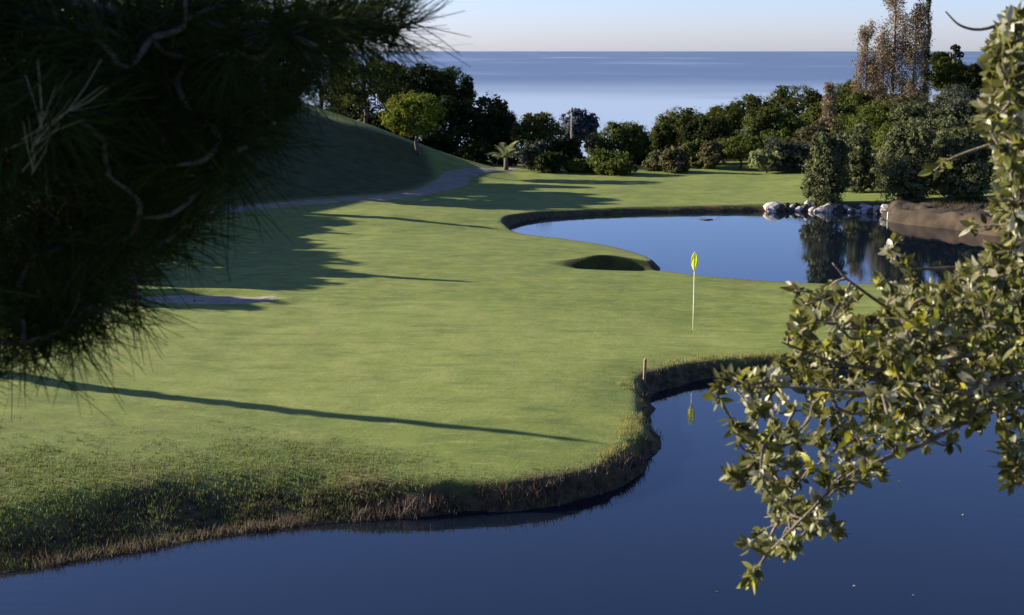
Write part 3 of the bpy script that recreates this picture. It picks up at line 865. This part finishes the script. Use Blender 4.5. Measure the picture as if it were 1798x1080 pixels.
# slender cypress and the bare leaning trunk that throw the two long thin shadows
def slender(name, label, px, py, xc, r, leafy, cr=.4):
    SEED[0] += 1; s = SEED[0]; rng = np.random.default_rng(s)
    x, y, gz, h = caster(px, py, xc)
    root = tag(empty(name, (x, y, gz)), label, 'tree')
    b = Bag(); q = spline([(0, 0, -.2), (.06, .05, h * .4), (-.05, 0, h * .75), (0, 0, h)], 8)
    add_tube(b, q, np.linspace(r, r * .35, len(q)), 8)
    for i in range(7 if not leafy else 0):
        t = rng.uniform(.75, .97); a = rng.uniform(0, 6.28); L = rng.uniform(.3, .7)
        p = np.array((0, 0, h * t)); add_tube(b, [p, p + np.array((math.cos(a) * L * .6, math.sin(a) * L * .6, L))], [r * .22, .01], 5)
    link('trunk', b.mesh('trunk', M['bark'], True), root)
    if leafy:
        link('crown', crown_mesh('crown', [(0, 0, h * (.12 + .08 * i), cr * (1.1 - i * .085), cr * (1.1 - i * .085), h * .08) for i in range(11)], 4500, .07, M['f_black'], s), root)
slender('cypress_tree', 'slender cypress outside the left edge throwing the longest pointed shadow', 850, 497, -19.0, .12, True, .42)
slender('cypress_tree', 'slender cypress outside the left edge throwing a short pointed shadow', 617, 411, -19.6, .1, True, .34)
slender('cypress_tree', 'slender cypress on the shaded slope throwing the middle pointed shadow', 612, 437, -19.2, .1, True, .34)
slender('cypress_tree', 'slender cypress behind the needles throwing the broad pointed shadow by the pond', 872, 402, -16.4, .12, True, .6)
slender('cypress_tree', 'thin cypress outside the left edge throwing a long thin shadow over the near green', 1050, 778, -17.0, .14, True, .36)

# ------------------------------------------------------------------ rocks, stakes, flag
rng = np.random.default_rng(21)
def rock_mesh(seed, mat):
    r = np.random.default_rng(seed)
    import bmesh
    bm = bmesh.new(); bmesh.ops.create_icosphere(bm, subdivisions=2, radius=1.0)
    dirs = unit(r.normal(size=(9, 3))); cut = r.uniform(.55, .92, 9)
    for v in bm.verts:
        p = np.array(v.co)
        for q, c in zip(dirs, cut):
            e = p @ q - c
            if e > 0: p = p - q * e
        v.co = p * (1 + r.normal() * .02)
    me = bpy.data.meshes.new('rock'); bm.to_mesh(me); bm.free(); me.materials.append(mat)
    return me
rms = [rock_mesh(i, M['rock']) for i in range(6)] + [rock_mesh(i + 9, M['rock_dark']) for i in range(3)]
RG = 'rocks edging the far pond'
def rock(px, py, s, m, label):
    q = G(px, py); o = link('rock', rms[m], None, (q[0], q[1], max(q[2], 0) + s * .22))
    o.scale = (s * rng.uniform(.9, 1.4), s * rng.uniform(.7, 1.1), s * rng.uniform(.65, .95)); o.rotation_euler = (rng.normal() * .3, rng.normal() * .3, rng.uniform(0, 6))
    tag(o, label, 'rock', RG)
rock(1357, 374, .42, 0, 'largest pale rock at the left end of the rock row by the far pond')
rock(1370, 378, .34, 6, 'dark rock touching the water beside the largest pale rock')
rock(1452, 372, .38, 1, 'pinkish pale rock right under the upright shrub at the far pond')
rock(1441, 376, .30, 2, 'pale rock on the waterline below the upright shrub')
rock(1556, 372, .36, 3, 'pale rock at the right end of the row where the bare earth begins')
cnt = {}
ORD = ['first', 'second', 'third', 'fourth', 'fifth', 'sixth', 'seventh', 'eighth', 'ninth', 'tenth', 'eleventh', 'twelfth', 'thirteenth', 'fourteenth', 'fifteenth', 'sixteenth',
       'seventeenth', 'eighteenth', 'nineteenth', 'twentieth'] + ['twenty-' + q for q in ('first', 'second', 'third', 'fourth', 'fifth', 'sixth', 'seventh', 'eighth', 'ninth')]
for i in range(64):
    t = (i + rng.uniform(-.40, .40)) / 64
    px = 1382 + t * 168
    if 1436 < px < 1458: continue
    up = rng.random() < .45
    py = (366 if up else 375) + rng.normal() * 2.6 + max(0, px - 1480) * .03
    dk = rng.random() < .5
    course = ('u' if up else 'w') + ('l' if px < 1436 else 'r'); cnt[course] = cnt.get(course, 0) + 1
    lab = ORD[cnt[course] - 1] + ' rock ' + ('of the upper course' if up else 'on the waterline') + (' from the largest pale rock' if px < 1436 else ' right of the upright shrub') + (', dark' if dk else ', pale')
    rock(px, py, rng.uniform(.13, .25), rng.integers(6, 9) if dk else rng.integers(0, 6), lab)
q = P(1240, 386, 0); o = link('rock', rms[7], None, (q[0], q[1], 0.0)); o.scale = (.38, .2, .05)
tag(o, 'flat dark rock just breaking the surface of the far pond', 'rock')

def stake(label, px, py, h, mat, r=.03, tip=None, base_z=None):
    g = G(px, py) if base_z is None else P(px, py, base_z)
    b = Bag(); add_tube(b, [(0, 0, -.15), (0, 0, h * .96), (0, 0, h)], [r, r, r * .6], 8)
    o = link('hazard_stake', b.mesh('hazard_stake', M[mat]), None, tuple(g))
    o.rotation_euler = (.02, .03, 0)
    tag(o, label, 'stake', 'hazard stakes by the ponds')
stake('reddish wooden stake at the bend of the near bank', 1131, 672, .55, 'stake_red', .035)
stake('thin dark stake on the grassy lip of the far pond', 1111, 440, .5, 'stake_dark', .03)
stake('pinkish stake at the left end of the pond rocks', 1345, 384, .55, 'stake_red', .03)
stake('white stake where the rocks meet the bare earth', 1558, 390, .45, 'stake_white', .03)
stake('white stump beside the shrub behind the right hand pond rocks', 1476, 336, .35, 'stake_white', .16)

g = G(1217, 579)
root = tag(empty('flagstick', tuple(g)), 'golf flagstick with a limp yellow flag standing on the green', 'flagstick')
b = Bag(); add_tube(b, [(0, 0, -.1), (0, 0, .7), (0, 0, 1.4), (0, 0, 2.06)], [.016, .014, .013, .011], 10)
link('pole', b.mesh('pole', M['pole'], True), root)
# limp flag: a cloth folded down round the pole
nu, nv = 13, 15; V = []
for j in range(nv):
    t = j / (nv - 1)
    for i in range(nu):
        u = i / (nu - 1)
        wdt = (.03 + .19 * math.sin(math.pi * min(1, t * 1.02)) ** .8 * (1 - .25 * t))
        x = -.012 + (u - .42) * wdt; yv = .035 * math.sin(u * 9 + t * 2.5) * (.3 + t) + .02 * u
        z = 2.05 - t * .47 - .05 * math.sin(u * 3.1) * t
        V.append((x, yv - .02, z))
ii = np.arange(nu * nv).reshape(nv, nu)
F = np.stack([ii[:-1, :-1], ii[:-1, 1:], ii[1:, 1:], ii[1:, :-1]], -1).reshape(-1, 4)
link('flag', mesh('flag', V, F, M['flag'], True, {'tint': RNG.random(len(V))}), root)
b = Bag(); th = np.linspace(0, 6.2832, 17)[:-1]
ro, ri = .060, .052
v = [(r * math.cos(a), r * math.sin(a), z) for r, z in ((ro, .012), (ri, .012), (ri, -.06)) for a in th]
ii = np.arange(48).reshape(3, 16)
b.add(v, np.stack([ii[:-1], np.roll(ii[:-1], -1, 1), np.roll(ii[1:], -1, 1), ii[1:]], -1).reshape(-1, 4))
link('cup', b.mesh('cup', M['cup']), root)

# ------------------------------------------------------------------ rough grass on the near bank
def blades(name, n, hmin, hmax, mat, seed, accept, wid=.009, box=(-11, 10, 16, 38, 1.5), label='tussocky grass growing on the near pond bank'):
    rng = np.random.default_rng(seed)
    x = rng.uniform(box[0], box[1], n * 6); y = box[2] + (box[3] - box[2]) * rng.random(n * 6) ** box[4]
    h, sl, su = height(x, y, True)
    nzz = N1(x * .5, y * .5) + .6 * N2(x * 1.6, y * 1.6)
    ok = rng.random(len(x)) < accept(x, y, sl, su, nzz)
    x, y, h = x[ok][:n], y[ok][:n], h[ok][:n]; m = len(x)
    nb = 5
    x = np.repeat(x, nb) + rng.normal(size=m * nb) * .035; y = np.repeat(y, nb) + rng.normal(size=m * nb) * .035; h = np.repeat(h, nb)
    hl = rng.uniform(hmin, hmax, m * nb); a = rng.uniform(0, 6.28, m * nb); w = wid * rng.uniform(.6, 1.4, m * nb)
    lx, ly = rng.normal(size=m * nb) * .45 * hl, rng.normal(size=m * nb) * .45 * hl
    p0 = np.stack([x - np.cos(a) * w, y - np.sin(a) * w, h - .03], -1); p1 = np.stack([x + np.cos(a) * w, y + np.sin(a) * w, h - .03], -1)
    p2 = np.stack([x + lx, y + ly, h + hl], -1)
    v = np.stack([p0, p1, p2], 1).reshape(-1, 3)
    t = np.repeat(np.clip(rng.normal(.5, .25, m * nb), 0, 1), 3)
    tag(link(name, mesh(name, v, np.arange(len(v)).reshape(-1, 3), mat, False, {'tint': t})), label, 'grass', kind='stuff')
blades('rough_grass', 22000, .025, .065, M['blade'], 3, lambda x, y, sl, su, nz: np.where((sl > .1 + .4 * sstep((x + 3) / 2)) & (su > .2), rough_mask(x, y, sl, su, nz) ** 2, 0) * (y < 40))
o = bpy.data.objects['rough_grass']; o['label'] = 'short uneven green grass in the rough above the near pond'
blades('bank_grass', 8000, .03, .12, M['dry_blade'], 4, lambda x, y, sl, su, nz: np.where((sl > .03) & (sl < .40 + .8 * sstep((-x - .5) / 4.5)), sstep((N2(x * 2.2, y * 2.2) + .22) / .25), 0) * (y < 40))
bpy.data.objects['bank_grass']['label'] = 'dry brown grass and roots along the near pond bank'

M['reed'] = leaf_mat('dead_reed', (0.07, 0.048, 0.034), (0.26, 0.19, 0.135), 0.2, 0.9)
M['lip'] = leaf_mat('lip_grass_blade', (0.16, 0.165, 0.04), (0.33, 0.29, 0.10), 0.4, 0.8)
blades('dead_reeds', 3600, .05, .20, M['reed'], 5, lambda x, y, sl, su, nz: np.where((sl > -.03) & (sl < .24), sstep((N3(x * 1.4, y * 1.4) + .12) / .2), 0), .008, (-7, 3.4, 18, 27, 1.0), 'dead reddish reeds and roots along the waterline of the near bank')
blades('lip_grass', 2600, .04, .12, M['lip'], 6, lambda x, y, sl, su, nz: np.where((sl > .34) & (sl < .70), sstep((N2(x * 1.3, y * 1.3) + .3) / .3), 0), .008, (1.5, 10, 23, 34, 1.0), 'yellowish longer grass on the lip of the near bank bend')
blades('earth_tufts', 900, .10, .32, M['dry_blade'], 8, lambda x, y, sl, su, nz: np.where((su > .3), sstep((N2(x * .9, y * .9) + .05) / .2) * .5, 0), .02, (16.5, 25, 60, 66.5, 1.0), 'dry weeds on the bare reddish bank of the far pond')

# ------------------------------------------------------------------ the two near trees
def grower(skeleton, attractors, rng, maxlen=.9, bend=.12):
    """joins every attractor to the nearest node; returns the twig polylines"""
    nodes = [np.asarray(p) for br in skeleton for p in br]
    todo = list(range(len(attractors))); arr = np.array(attractors); twigs = []
    best = np.full(len(arr), 1e9); bi = np.zeros(len(arr), int)
    N = np.array(nodes)
    for k in todo:
        dd = ((N - arr[k]) ** 2).sum(1); bi[k] = dd.argmin(); best[k] = dd[bi[k]]
    done = np.zeros(len(arr), bool)
    for _ in todo:
        k = int(np.where(done, 1e18, best).argmin()); done[k] = True
        a = nodes[bi[k]]; b = arr[k]; L = np.linalg.norm(b - a)
        m = (a + b) / 2 + rng.normal(size=3) * bend * L + np.array((0, 0, -.06 * L))
        tw = spline([a, m, b], 4); twigs.append(tw)
        for p in tw[2:]:
            nodes.append(p); j = len(nodes) - 1
            dd = ((arr - p) ** 2).sum(1); up = dd < best; best[up] = dd[up]; bi[up] = j
    return twigs

def in_poly(px, py, poly):
    c = np.zeros(len(px), bool); n = len(poly)
    for i in range(n):
        (ax, ay), (bx, by) = poly[i], poly[(i + 1) % n]
        if ay != by: c ^= ((ay > py) != (by > py)) & (px < (bx - ax) * (py - ay) / (by - ay) + ax)
    return c

def scatter(poly, n, d0, d1, rng):
    P_ = np.array(poly); out = []
    while len(out) < n:
        px = rng.uniform(P_[:, 0].min(), P_[:, 0].max(), 200); py = rng.uniform(P_[:, 1].min(), P_[:, 1].max(), 200)
        for x, y in zip(px[in_poly(px, py, poly)], py[in_poly(px, py, poly)]):
            if len(out) < n: out.append(W(x, y, rng.uniform(d0, d1)))
    return out

def frame(d, roll):
    d = unit(np.asarray(d, float)); r = np.array((0, 0, 1.0)) if abs(d[2]) < .95 else np.array((1.0, 0, 0))
    x = unit(np.cross(r, d)); y = np.cross(d, x)
    x2 = x * math.cos(roll) + y * math.sin(roll); y2 = np.cross(d, x2)
    return np.column_stack([x2, y2, d])
def place(o, p, R, s=1.0):
    m = np.eye(4); m[:3, :3] = R * s; m[:3, 3] = p
    o.matrix_world = Matrix(m.tolist()); return o

# --- pine on the left
rng = np.random.default_rng(31)
TX, TY = -3.0, 2.5
gz = H1(TX, TY)
pine = tag(empty('pine_tree', (TX, TY, gz)), 'near dark pine whose long needled branches hang in from the upper left', 'tree')
O = np.array((TX, TY, gz))
tk = spline([(TX, TY, gz - .3), (TX + .05, TY + .1, 7.2), (TX - .1, TY, 9.0), (TX, TY, 12.0)], 10)
b = Bag(); add_tube(b, tk - O, np.linspace(.22, .06, len(tk)), 10)
link('trunk', b.mesh('trunk', M['bark_red'], True), pine)
def S(*q): return spline([np.array((TX, TY, q[0]))] + [W(*p) for p in q[1:]], 8)
BR = [S(8.5, (-200, -40, 2.8), (80, -4, 2.6), (250, 30, 2.6), (400, 46, 2.6), (480, 42, 2.7), (600, 52, 2.8), (660, 50, 2.85)),
      S(7.0, (-250, 640, 2.6), (-60, 600, 2.35), (30, 602, 2.3), (70, 594, 2.3), (120, 575, 2.35)),
      S(7.9, (-200, 230, 2.8), (60, 290, 2.8), (200, 330, 2.8), (300, 390, 2.9)),
      S(7.4, (-200, 430, 2.8), (40, 460, 2.7), (160, 490, 2.7), (240, 520, 2.8)),
      S(8.2, (-200, 90, 3.0), (100, 130, 3.0), (300, 170, 3.0), (430, 190, 3.1), (520, 140, 3.2)),
      S(8.8, (-100, -120, 2.9), (200, -80, 2.9), (420, -40, 3.0), (560, -10, 3.1)),
      S(8.3, (390, 46, 2.6), (425, 68, 2.6), (462, 98, 2.6), (455, 140, 2.62), (446, 172, 2.65))[8:],
      S(8.3, (262, 64, 2.7), (285, 100, 2.7), (296, 142, 2.7), (350, 180, 2.75))[8:]]
OUTB = []
for i in range(16):                    # the crown above and to the left, which shades the hanging branches
    a = rng.uniform(0, 6.28); z0 = rng.uniform(8.0, 11.5); L = rng.uniform(1.6, 3.0)
    a = rng.uniform(3.0, 6.4); e = np.array((TX + math.cos(a) * L, TY + math.sin(a) * L, z0 + rng.uniform(-.2, .5)))
    OUTB.append(spline([(TX, TY, z0), (TX + math.cos(a) * L * .5, TY + math.sin(a) * L * .5, z0 + .1), tuple(e)], 6))
for i in range(12):                    # boughs towards the sun
    z0 = rng.uniform(7.2, 10.0); e = np.array((TX - rng.uniform(.2, 2.2), TY + rng.uniform(.1, 1.0), z0 + rng.uniform(.0, .8)))
    OUTB.append(spline([(TX, TY, z0), tuple((np.array((TX, TY, z0)) + e) / 2), tuple(e)], 6))
for br, r0 in zip(BR, (.013, .010, .011, .011, .012, .013, .006, .006)):
    b = Bag(); add_tube(b, br - O, np.linspace(r0, r0 * .28, len(br)), 7)
    link('branch', b.mesh('branch', M['bark_red'], True), pine)
b = Bag()
for br in OUTB: add_tube(b, br - O, np.linspace(.05, .012, len(br)), 6)

MASS = [(0, 0), (560, 0), (600, 60), (560, 120), (500, 170), (460, 260), (400, 330), (330, 400), (270, 470), (240, 540), (150, 560), (60, 600), (0, 620)]
att = scatter(MASS, 168, 2.2, 3.2, rng)
att += scatter([(0, 0), (420, 0), (380, 200), (250, 380), (180, 480), (0, 560)], 70, 2.3, 3.3, rng)
att += scatter([(520, 0), (650, 0), (660, 60), (600, 90), (520, 110)], 22, 2.6, 3.2, rng)
att += [W(*q) for q in [(120, 590, 2.35), (90, 580, 2.3), (40, 596, 2.3), (180, 560, 2.4), (150, 540, 2.4), (40, 560, 2.3), (100, 560, 2.35), (215, 545, 2.5), (60, 215, 2.05), (85, 195, 2.05), (55, 190, 2.1), (105, 205, 2.1),
                        (700, 30, 2.8), (690, 55, 2.85), (715, 45, 2.85), (670, 15, 2.85), (640, 40, 2.8), (660, 55, 2.85), (625, 70, 2.8), (650, 20, 2.8)]]
tw = grower(BR, att, rng)
att2 = []
for br in OUTB:
    for p in br[6:]:
        for _ in range(3): att2.append(p + rng.normal(size=3) * .22)
b2 = Bag()
for t in tw: add_tube(b2, t - O, np.linspace(.006, .003, len(t)), 5)
for t in grower(OUTB, att2, rng):
    add_tube(b2, t - O, np.linspace(.008, .004, len(t)), 4)
b.add(np.concatenate(b2.v), np.concatenate(b2.f[4])); b.f.setdefault(3, []).append(np.concatenate(b2.f[3]) + (b.n - b2.n))
tag(link('twigs', b.mesh('twigs', M['bark'], True), pine), kind='stuff')

def tuft(seed, nn=64, L=.135, wid=.0011, seg=2, spread=.62):
    r = np.random.default_rng(seed); V = []; F = []; A = []
    for i in range(nn):
        s = r.uniform(-.10, .02); az = r.uniform(0, 6.28); el = abs(r.normal(spread, .28)) + .08
        ln = L * r.uniform(.7, 1.15)
        d = np.array((math.sin(el) * math.cos(az), math.sin(el) * math.sin(az), math.cos(el)))
        side = unit(np.cross(d, r.normal(size=3))); bn = r.normal(size=3) * .10
        base = np.array((0, 0, s)); tint = np.clip(r.normal(.45, .25), 0, 1)
        k0 = len(V)
        for j in range(seg + 1):
            t = j / seg; p = base + d * ln * t + bn * ln * t * t; w = wid * (1 - .55 * t)
            V += [p - side * w, p + side * w]; A += [tint, tint]
        for j in range(seg): F.append((k0 + 2 * j, k0 + 2 * j + 1, k0 + 2 * j + 3, k0 + 2 * j + 2))
    return np.array(V), np.array(F), np.array(A)
tufts = [tuft(50 + i) for i in range(5)]
tms = [mesh('needle_tuft', v, f, M['needle'], False, {'tint': a}) for v, f, a in tufts]
for i, t in enumerate(tw):
    d = unit(t[-1] - t[-4]) + rng.normal(size=3) * .25 + np.array((.25, 0, -.12))
    o = link('needle_tuft', tms[i % 5], pine); place(o, t[-1] - O, frame(d, rng.uniform(0, 6)), rng.uniform(.85, 1.15))
M['sunlit'] = leaf_mat('sunlit_needle', (0.14, 0.135, 0.075), (0.32, 0.31, 0.20), 0.2, 0.5)  # pale colour stands in for sun on these needles
pale = []
for i, (q, dr) in enumerate([((86, 200, 2.02), (.45, -.1, .8)), ((104, 206, 2.02), (.8, -.1, .45)), ((76, 192, 2.02), (.25, -.1, .95))]):
    v, f, a = tuft(90 + i, 8, .078, .0009, 2, .24)
    o = link('needle_tuft', mesh('pale_tuft', v, f, M['sunlit'], False, {'tint': a}), pine); place(o, W(*q) - O, frame(dr, i))
    o['label'] = 'pale straw needles, the light put into their colour'
big = [tuft(70 + i, 46, .17, .006, 1, .7) for i in range(3)]
b = Bag()
for i, p in enumerate(att2):
    v, f, a = big[i % 3]; R = frame(unit(rng.normal(size=3)) + np.array((0, 0, .4)), 0)
    b.add(v @ R.T + (p - O), f, a)
for i, p in enumerate(scatter([(0, 0), (520, 0), (500, 80), (420, 190), (330, 280), (260, 380), (190, 480), (100, 550), (0, 570)], 230, 2.9, 3.45, rng)):      # the far side of the hanging boughs
    v, f, a = tufts[i % 5]; R = frame(rng.normal(size=3) + np.array((.4, 0, -.3)), rng.uniform(0, 6)) * 1.25
    b.add(v @ R.T + (p - O), f, a)
for i, p in enumerate(scatter([(-1900, -500), (0, -160), (0, 610), (-500, 720), (-1700, 620)], 420, 2.0, 3.2, rng)):    # the boughs between the frame and the trunk
    v, f, a = tufts[i % 5]; R = frame(rng.normal(size=3) + np.array((.5, 0, -.3)), rng.uniform(0, 6)) * 1.3
    b.add(v @ R.T + (p - O), f, a)
tag(link('needles', b.mesh('needles', M['needle']), pine), kind='stuff')

# --- broadleaf tree on the right
rng = np.random.default_rng(41)
TX, TY = 2.75, 3.7
gz = H1(TX, TY)
lt = tag(empty('leafy_tree', (TX, TY, gz)), 'near tree with small olive and silvery leaves reaching in from the right', 'tree')
O = np.array((TX, TY, gz))
tk = spline([(TX, TY, gz - .3), (TX - .05, TY + .05, 6.2), (TX + .1, TY, 7.6), (TX, TY + .1, 9.2)], 8)
b = Bag(); add_tube(b, tk - O, np.linspace(.12, .04, len(tk)), 9)
link('trunk', b.mesh('trunk', M['twig'], True), lt)
BR = [S(6.6, (1950, 560, 3.6), (1798, 600, 3.5), (1690, 625, 3.45), (1600, 650, 3.4), (1480, 640, 3.4), (1370, 600, 3.4)),
      S(6.6, (1900, 640, 3.5), (1760, 700, 3.4), (1640, 770, 3.3), (1500, 830, 3.25), (1420, 900, 3.2), (1345, 975, 3.2)),
      S(6.7, (1850, 520, 3.8), (1720, 570, 3.8), (1600, 560, 3.75), (1500, 500, 3.7), (1462, 462, 3.7)),
      S(7.2, (1900, 380, 3.6), (1800, 330, 3.5), (1760, 250, 3.4), (1745, 160, 3.4), (1790, 40, 3.4)),
      S(6.5, (1900, 660, 3.3), (1700, 690, 3.25), (1520, 690, 3.2), (1390, 680, 3.2), (1290, 680, 3.2)),
      S(6.6, (1950, 600, 3.4), (1850, 760, 3.3), (1798, 800, 3.2), (1730, 790, 3.2)),
      S(7.6, (1900, 80, 3.5), (1820, 20, 3.5), (1765, 40, 3.5), (1720, 52, 3.5), (1685, 44, 3.5), (1660, 20, 3.5)),
      S(6.7, (1850, 480, 3.9), (1700, 470, 3.9), (1590, 470, 3.85), (1560, 430, 3.8)),
      S(6.3, (1900, 740, 3.1), (1830, 860, 3.05), (1795, 850, 3.0))]
for br, r0 in zip(BR, (.012, .011, .010, .012, .009, .009, .008, .008, .007)):
    b = Bag(); add_tube(b, br - O, np.linspace(r0, r0 * .22, len(br)), 7)
    link('branch', b.mesh('branch', M['twig'], True), lt)
BODY = [(1270, 690), (1320, 720), (1330, 760), (1290, 750), (1310, 800), (1300, 835), (1345, 860), (1335, 905), (1310, 950), (1330, 1000), (1370, 975), (1440, 945), (1470, 900),
        (1480, 850), (1540, 850), (1560, 790), (1640, 760), (1720, 750), (1798, 790), (1798, 420), (1740, 430), (1690, 490), (1610, 500), (1520, 520), (1450, 500), (1405, 510), (1400, 590), (1420, 620), (1340, 640)]
att = scatter(BODY, 300, 3.1, 4.0, rng)
att += scatter([(1500, 560), (1798, 440), (1798, 740), (1560, 760)], 150, 3.0, 4.2, rng)
att += scatter([(1420, 520), (1798, 430), (1798, 780), (1560, 790), (1330, 700)], 70, 3.3, 4.3, rng)
att += scatter([(1740, 80), (1798, 0), (1798, 420), (1745, 380), (1765, 280), (1725, 200), (1745, 130)], 210, 2.9, 3.8, rng)
att += scatter([(1798, -60), (2150, -260), (2650, -200), (2700, 300), (2620, 760), (2200, 930), (1860, 860), (1798, 760)], 420, 3.0, 4.5, rng)   # the crown goes on to its trunk
att += scatter([(1760, 770), (1798, 780), (1798, 880), (1780, 880)], 9, 3.0, 3.2, rng)
att += [W(*q) for q in [(1260, 680, 3.2), (1275, 660, 3.2), (1262, 700, 3.2), (1290, 745, 3.2), (1300, 752, 3.2), (1285, 830, 3.2), (1295, 845, 3.2), (1325, 1000, 3.2), (1322, 1015, 3.2), (1310, 960, 3.2), (1395, 510, 3.5), (1390, 580, 3.4),
                        (1410, 585, 3.4), (1470, 935, 3.2), (1565, 440, 3.8), (1590, 460, 3.8), (1575, 425, 3.8), (1700, 400, 3.6), (1690, 480, 3.6), (1640, 300, 3.6)]]
tw = grower(BR, att, rng)
b = Bag()
for t in tw: add_tube(b, t - O, np.linspace(.0045, .0018, len(t)), 5)
tag(link('twigs', b.mesh('twigs', M['twig'], True), lt), kind='stuff')
LEAF = {
    'olive': leaf_mat('leaf_olive', (0.085, 0.094, 0.013), (0.215, 0.21, 0.04), .45, .5, (0.23, 0.225, 0.085), .25, .3),
    'dark': leaf_mat('leaf_dark', (0.045, 0.052, 0.010), (0.13, 0.125, 0.028), .35, .45, (0.20, 0.20, 0.10), .3, .3),
    'silver': leaf_mat('leaf_silver', (0.38, 0.35, 0.20), (0.52, 0.48, 0.32), .30, .42, (0.55, 0.52, 0.36), .45, .15),
    'yellow': leaf_mat('leaf_yellow', (0.26, 0.26, 0.015), (0.36, 0.34, 0.03), .40, .4, (0.38, 0.36, 0.08), .4, .15),
}
def leaf_geo(seed, L=.043, wd=.0105):
    r = np.random.default_rng(seed); n = 6; V = []; cv = r.uniform(-.25, .35); fold = r.uniform(.2, .55); tw_ = r.normal() * .3
    for i in range(n + 1):
        t = i / n; w = wd * math.sin(math.pi * t ** .85) ** .75 if 0 < i < n else .0006
        c = np.array((0, -cv * L * t * t, L * t + .008)); a = tw_ * t
        for sx in (-1, 0, 1):
            V.append(c + np.array((sx * w * math.cos(a), abs(sx) * w * fold + sx * w * math.sin(a), 0)))
    V.append(np.array((0, 0, 0))); F = []
    for i in range(n):
        for j in (0, 1): k = i * 3 + j; F.append((k, k + 1, k + 4, k + 3))
    return np.array(V), np.array(F)
lgeo = [leaf_geo(80 + i, .046 if i % 2 else .036, .0115 if i % 3 else .0092) for i in range(6)]
kinds = list(LEAF); lms = {k: [mesh('leaf', v, f, LEAF[k], True, {'tint': np.full(len(v), .2 + .12 * i)}) for i, (v, f) in enumerate(lgeo)] for k in kinds}
leaves = []
for t in tw:
    tdir = unit(t[-1] - t[0])
    m = rng.integers(12, 21); main = rng.choice(['olive', 'olive', 'olive', 'dark', 'dark', 'olive', 'silver', 'yellow'])
    for j in range(m):
        q = t[-1] + (t[len(t) // 2] - t[-1]) * (rng.random() ** 1.4) * .9
        d = unit(tdir * .7 + rng.normal(size=3) * .65 + np.array((0, 0, .12)))
        kd = main if rng.random() < .55 else rng.choice(['olive', 'olive', 'dark', 'dark', 'silver', 'yellow'], p=[.26, .22, .22, .15, .09, .06])
        leaves.append((q, frame(d, rng.uniform(0, 6.28)), kd, rng.integers(0, 6), rng.uniform(.42, .90)))
vis = []
for i, (q, R, kd, g_, s_) in enumerate(leaves):
    r = q - np.array((0, 0, CAM_Z)); zc = r[1] * math.cos(PITCH) - r[2] * math.sin(PITCH)
    u = r[0] / zc * FPX; vv = (r[1] * math.sin(PITCH) + r[2] * math.cos(PITCH)) / zc * FPX
    inside = abs(u) < 890 and abs(vv) < 530
    vis.append((0 if inside else 1, zc / s_, i))
first = set(i for _, _, i in sorted(vis)[:296])
rest = {k: Bag() for k in kinds}
for i, (q, R, kd, g_, s_) in enumerate(leaves):
    if i in first: place(link('leaf', lms[kd][g_], lt), q - O, R, s_)
    else:
        v, f = lgeo[g_]; rest[kd].add(v @ (R * s_).T + (q - O), f, .2 + .12 * g_)
# the remaining leaves are one mesh with a slot for each leaf colour
Vs, Fs, Ts, Ms, n0 = [], [], [], [], 0
for ki, k in enumerate(kinds):
    bg = rest[k]
    if not bg.n: continue
    v = np.concatenate(bg.v); f = np.concatenate(bg.f[4])
    Vs.append(v); Fs.append(f + n0); Ts.append(np.concatenate(bg.a)); Ms.append(np.full(len(f), ki)); n0 += len(v)
me = mesh('foliage', np.concatenate(Vs), np.concatenate(Fs), None, True, {'tint': np.concatenate(Ts)})
for k in kinds: me.materials.append(LEAF[k])
me.polygons.foreach_set('material_index', np.concatenate(Ms).astype(np.int32))
tag(link('foliage', me, lt), kind='stuff')

# leaves floating on the near water
rng = np.random.default_rng(55)
for i, (px, py, where) in enumerate([(1503, 1028, 'in the middle of the lower right water'), (1262, 1038, 'below the lowest hanging twig'), (1600, 1045, 'near the bottom edge of the water'),
                                     (1575, 845, 'beside the drooping branch'), (1690, 905, 'in the open water at the right')]):
    q = P(px, py, .006); o = link('floating_leaf', lms['olive' if i % 2 else 'silver'][i], None, tuple(q)); o.rotation_euler = (1.5, 0, rng.uniform(0, 6)); o.scale = (1.2,) * 3
    tag(o, 'pale fallen leaf floating ' + where, 'leaf', 'leaves floating on the near pond')
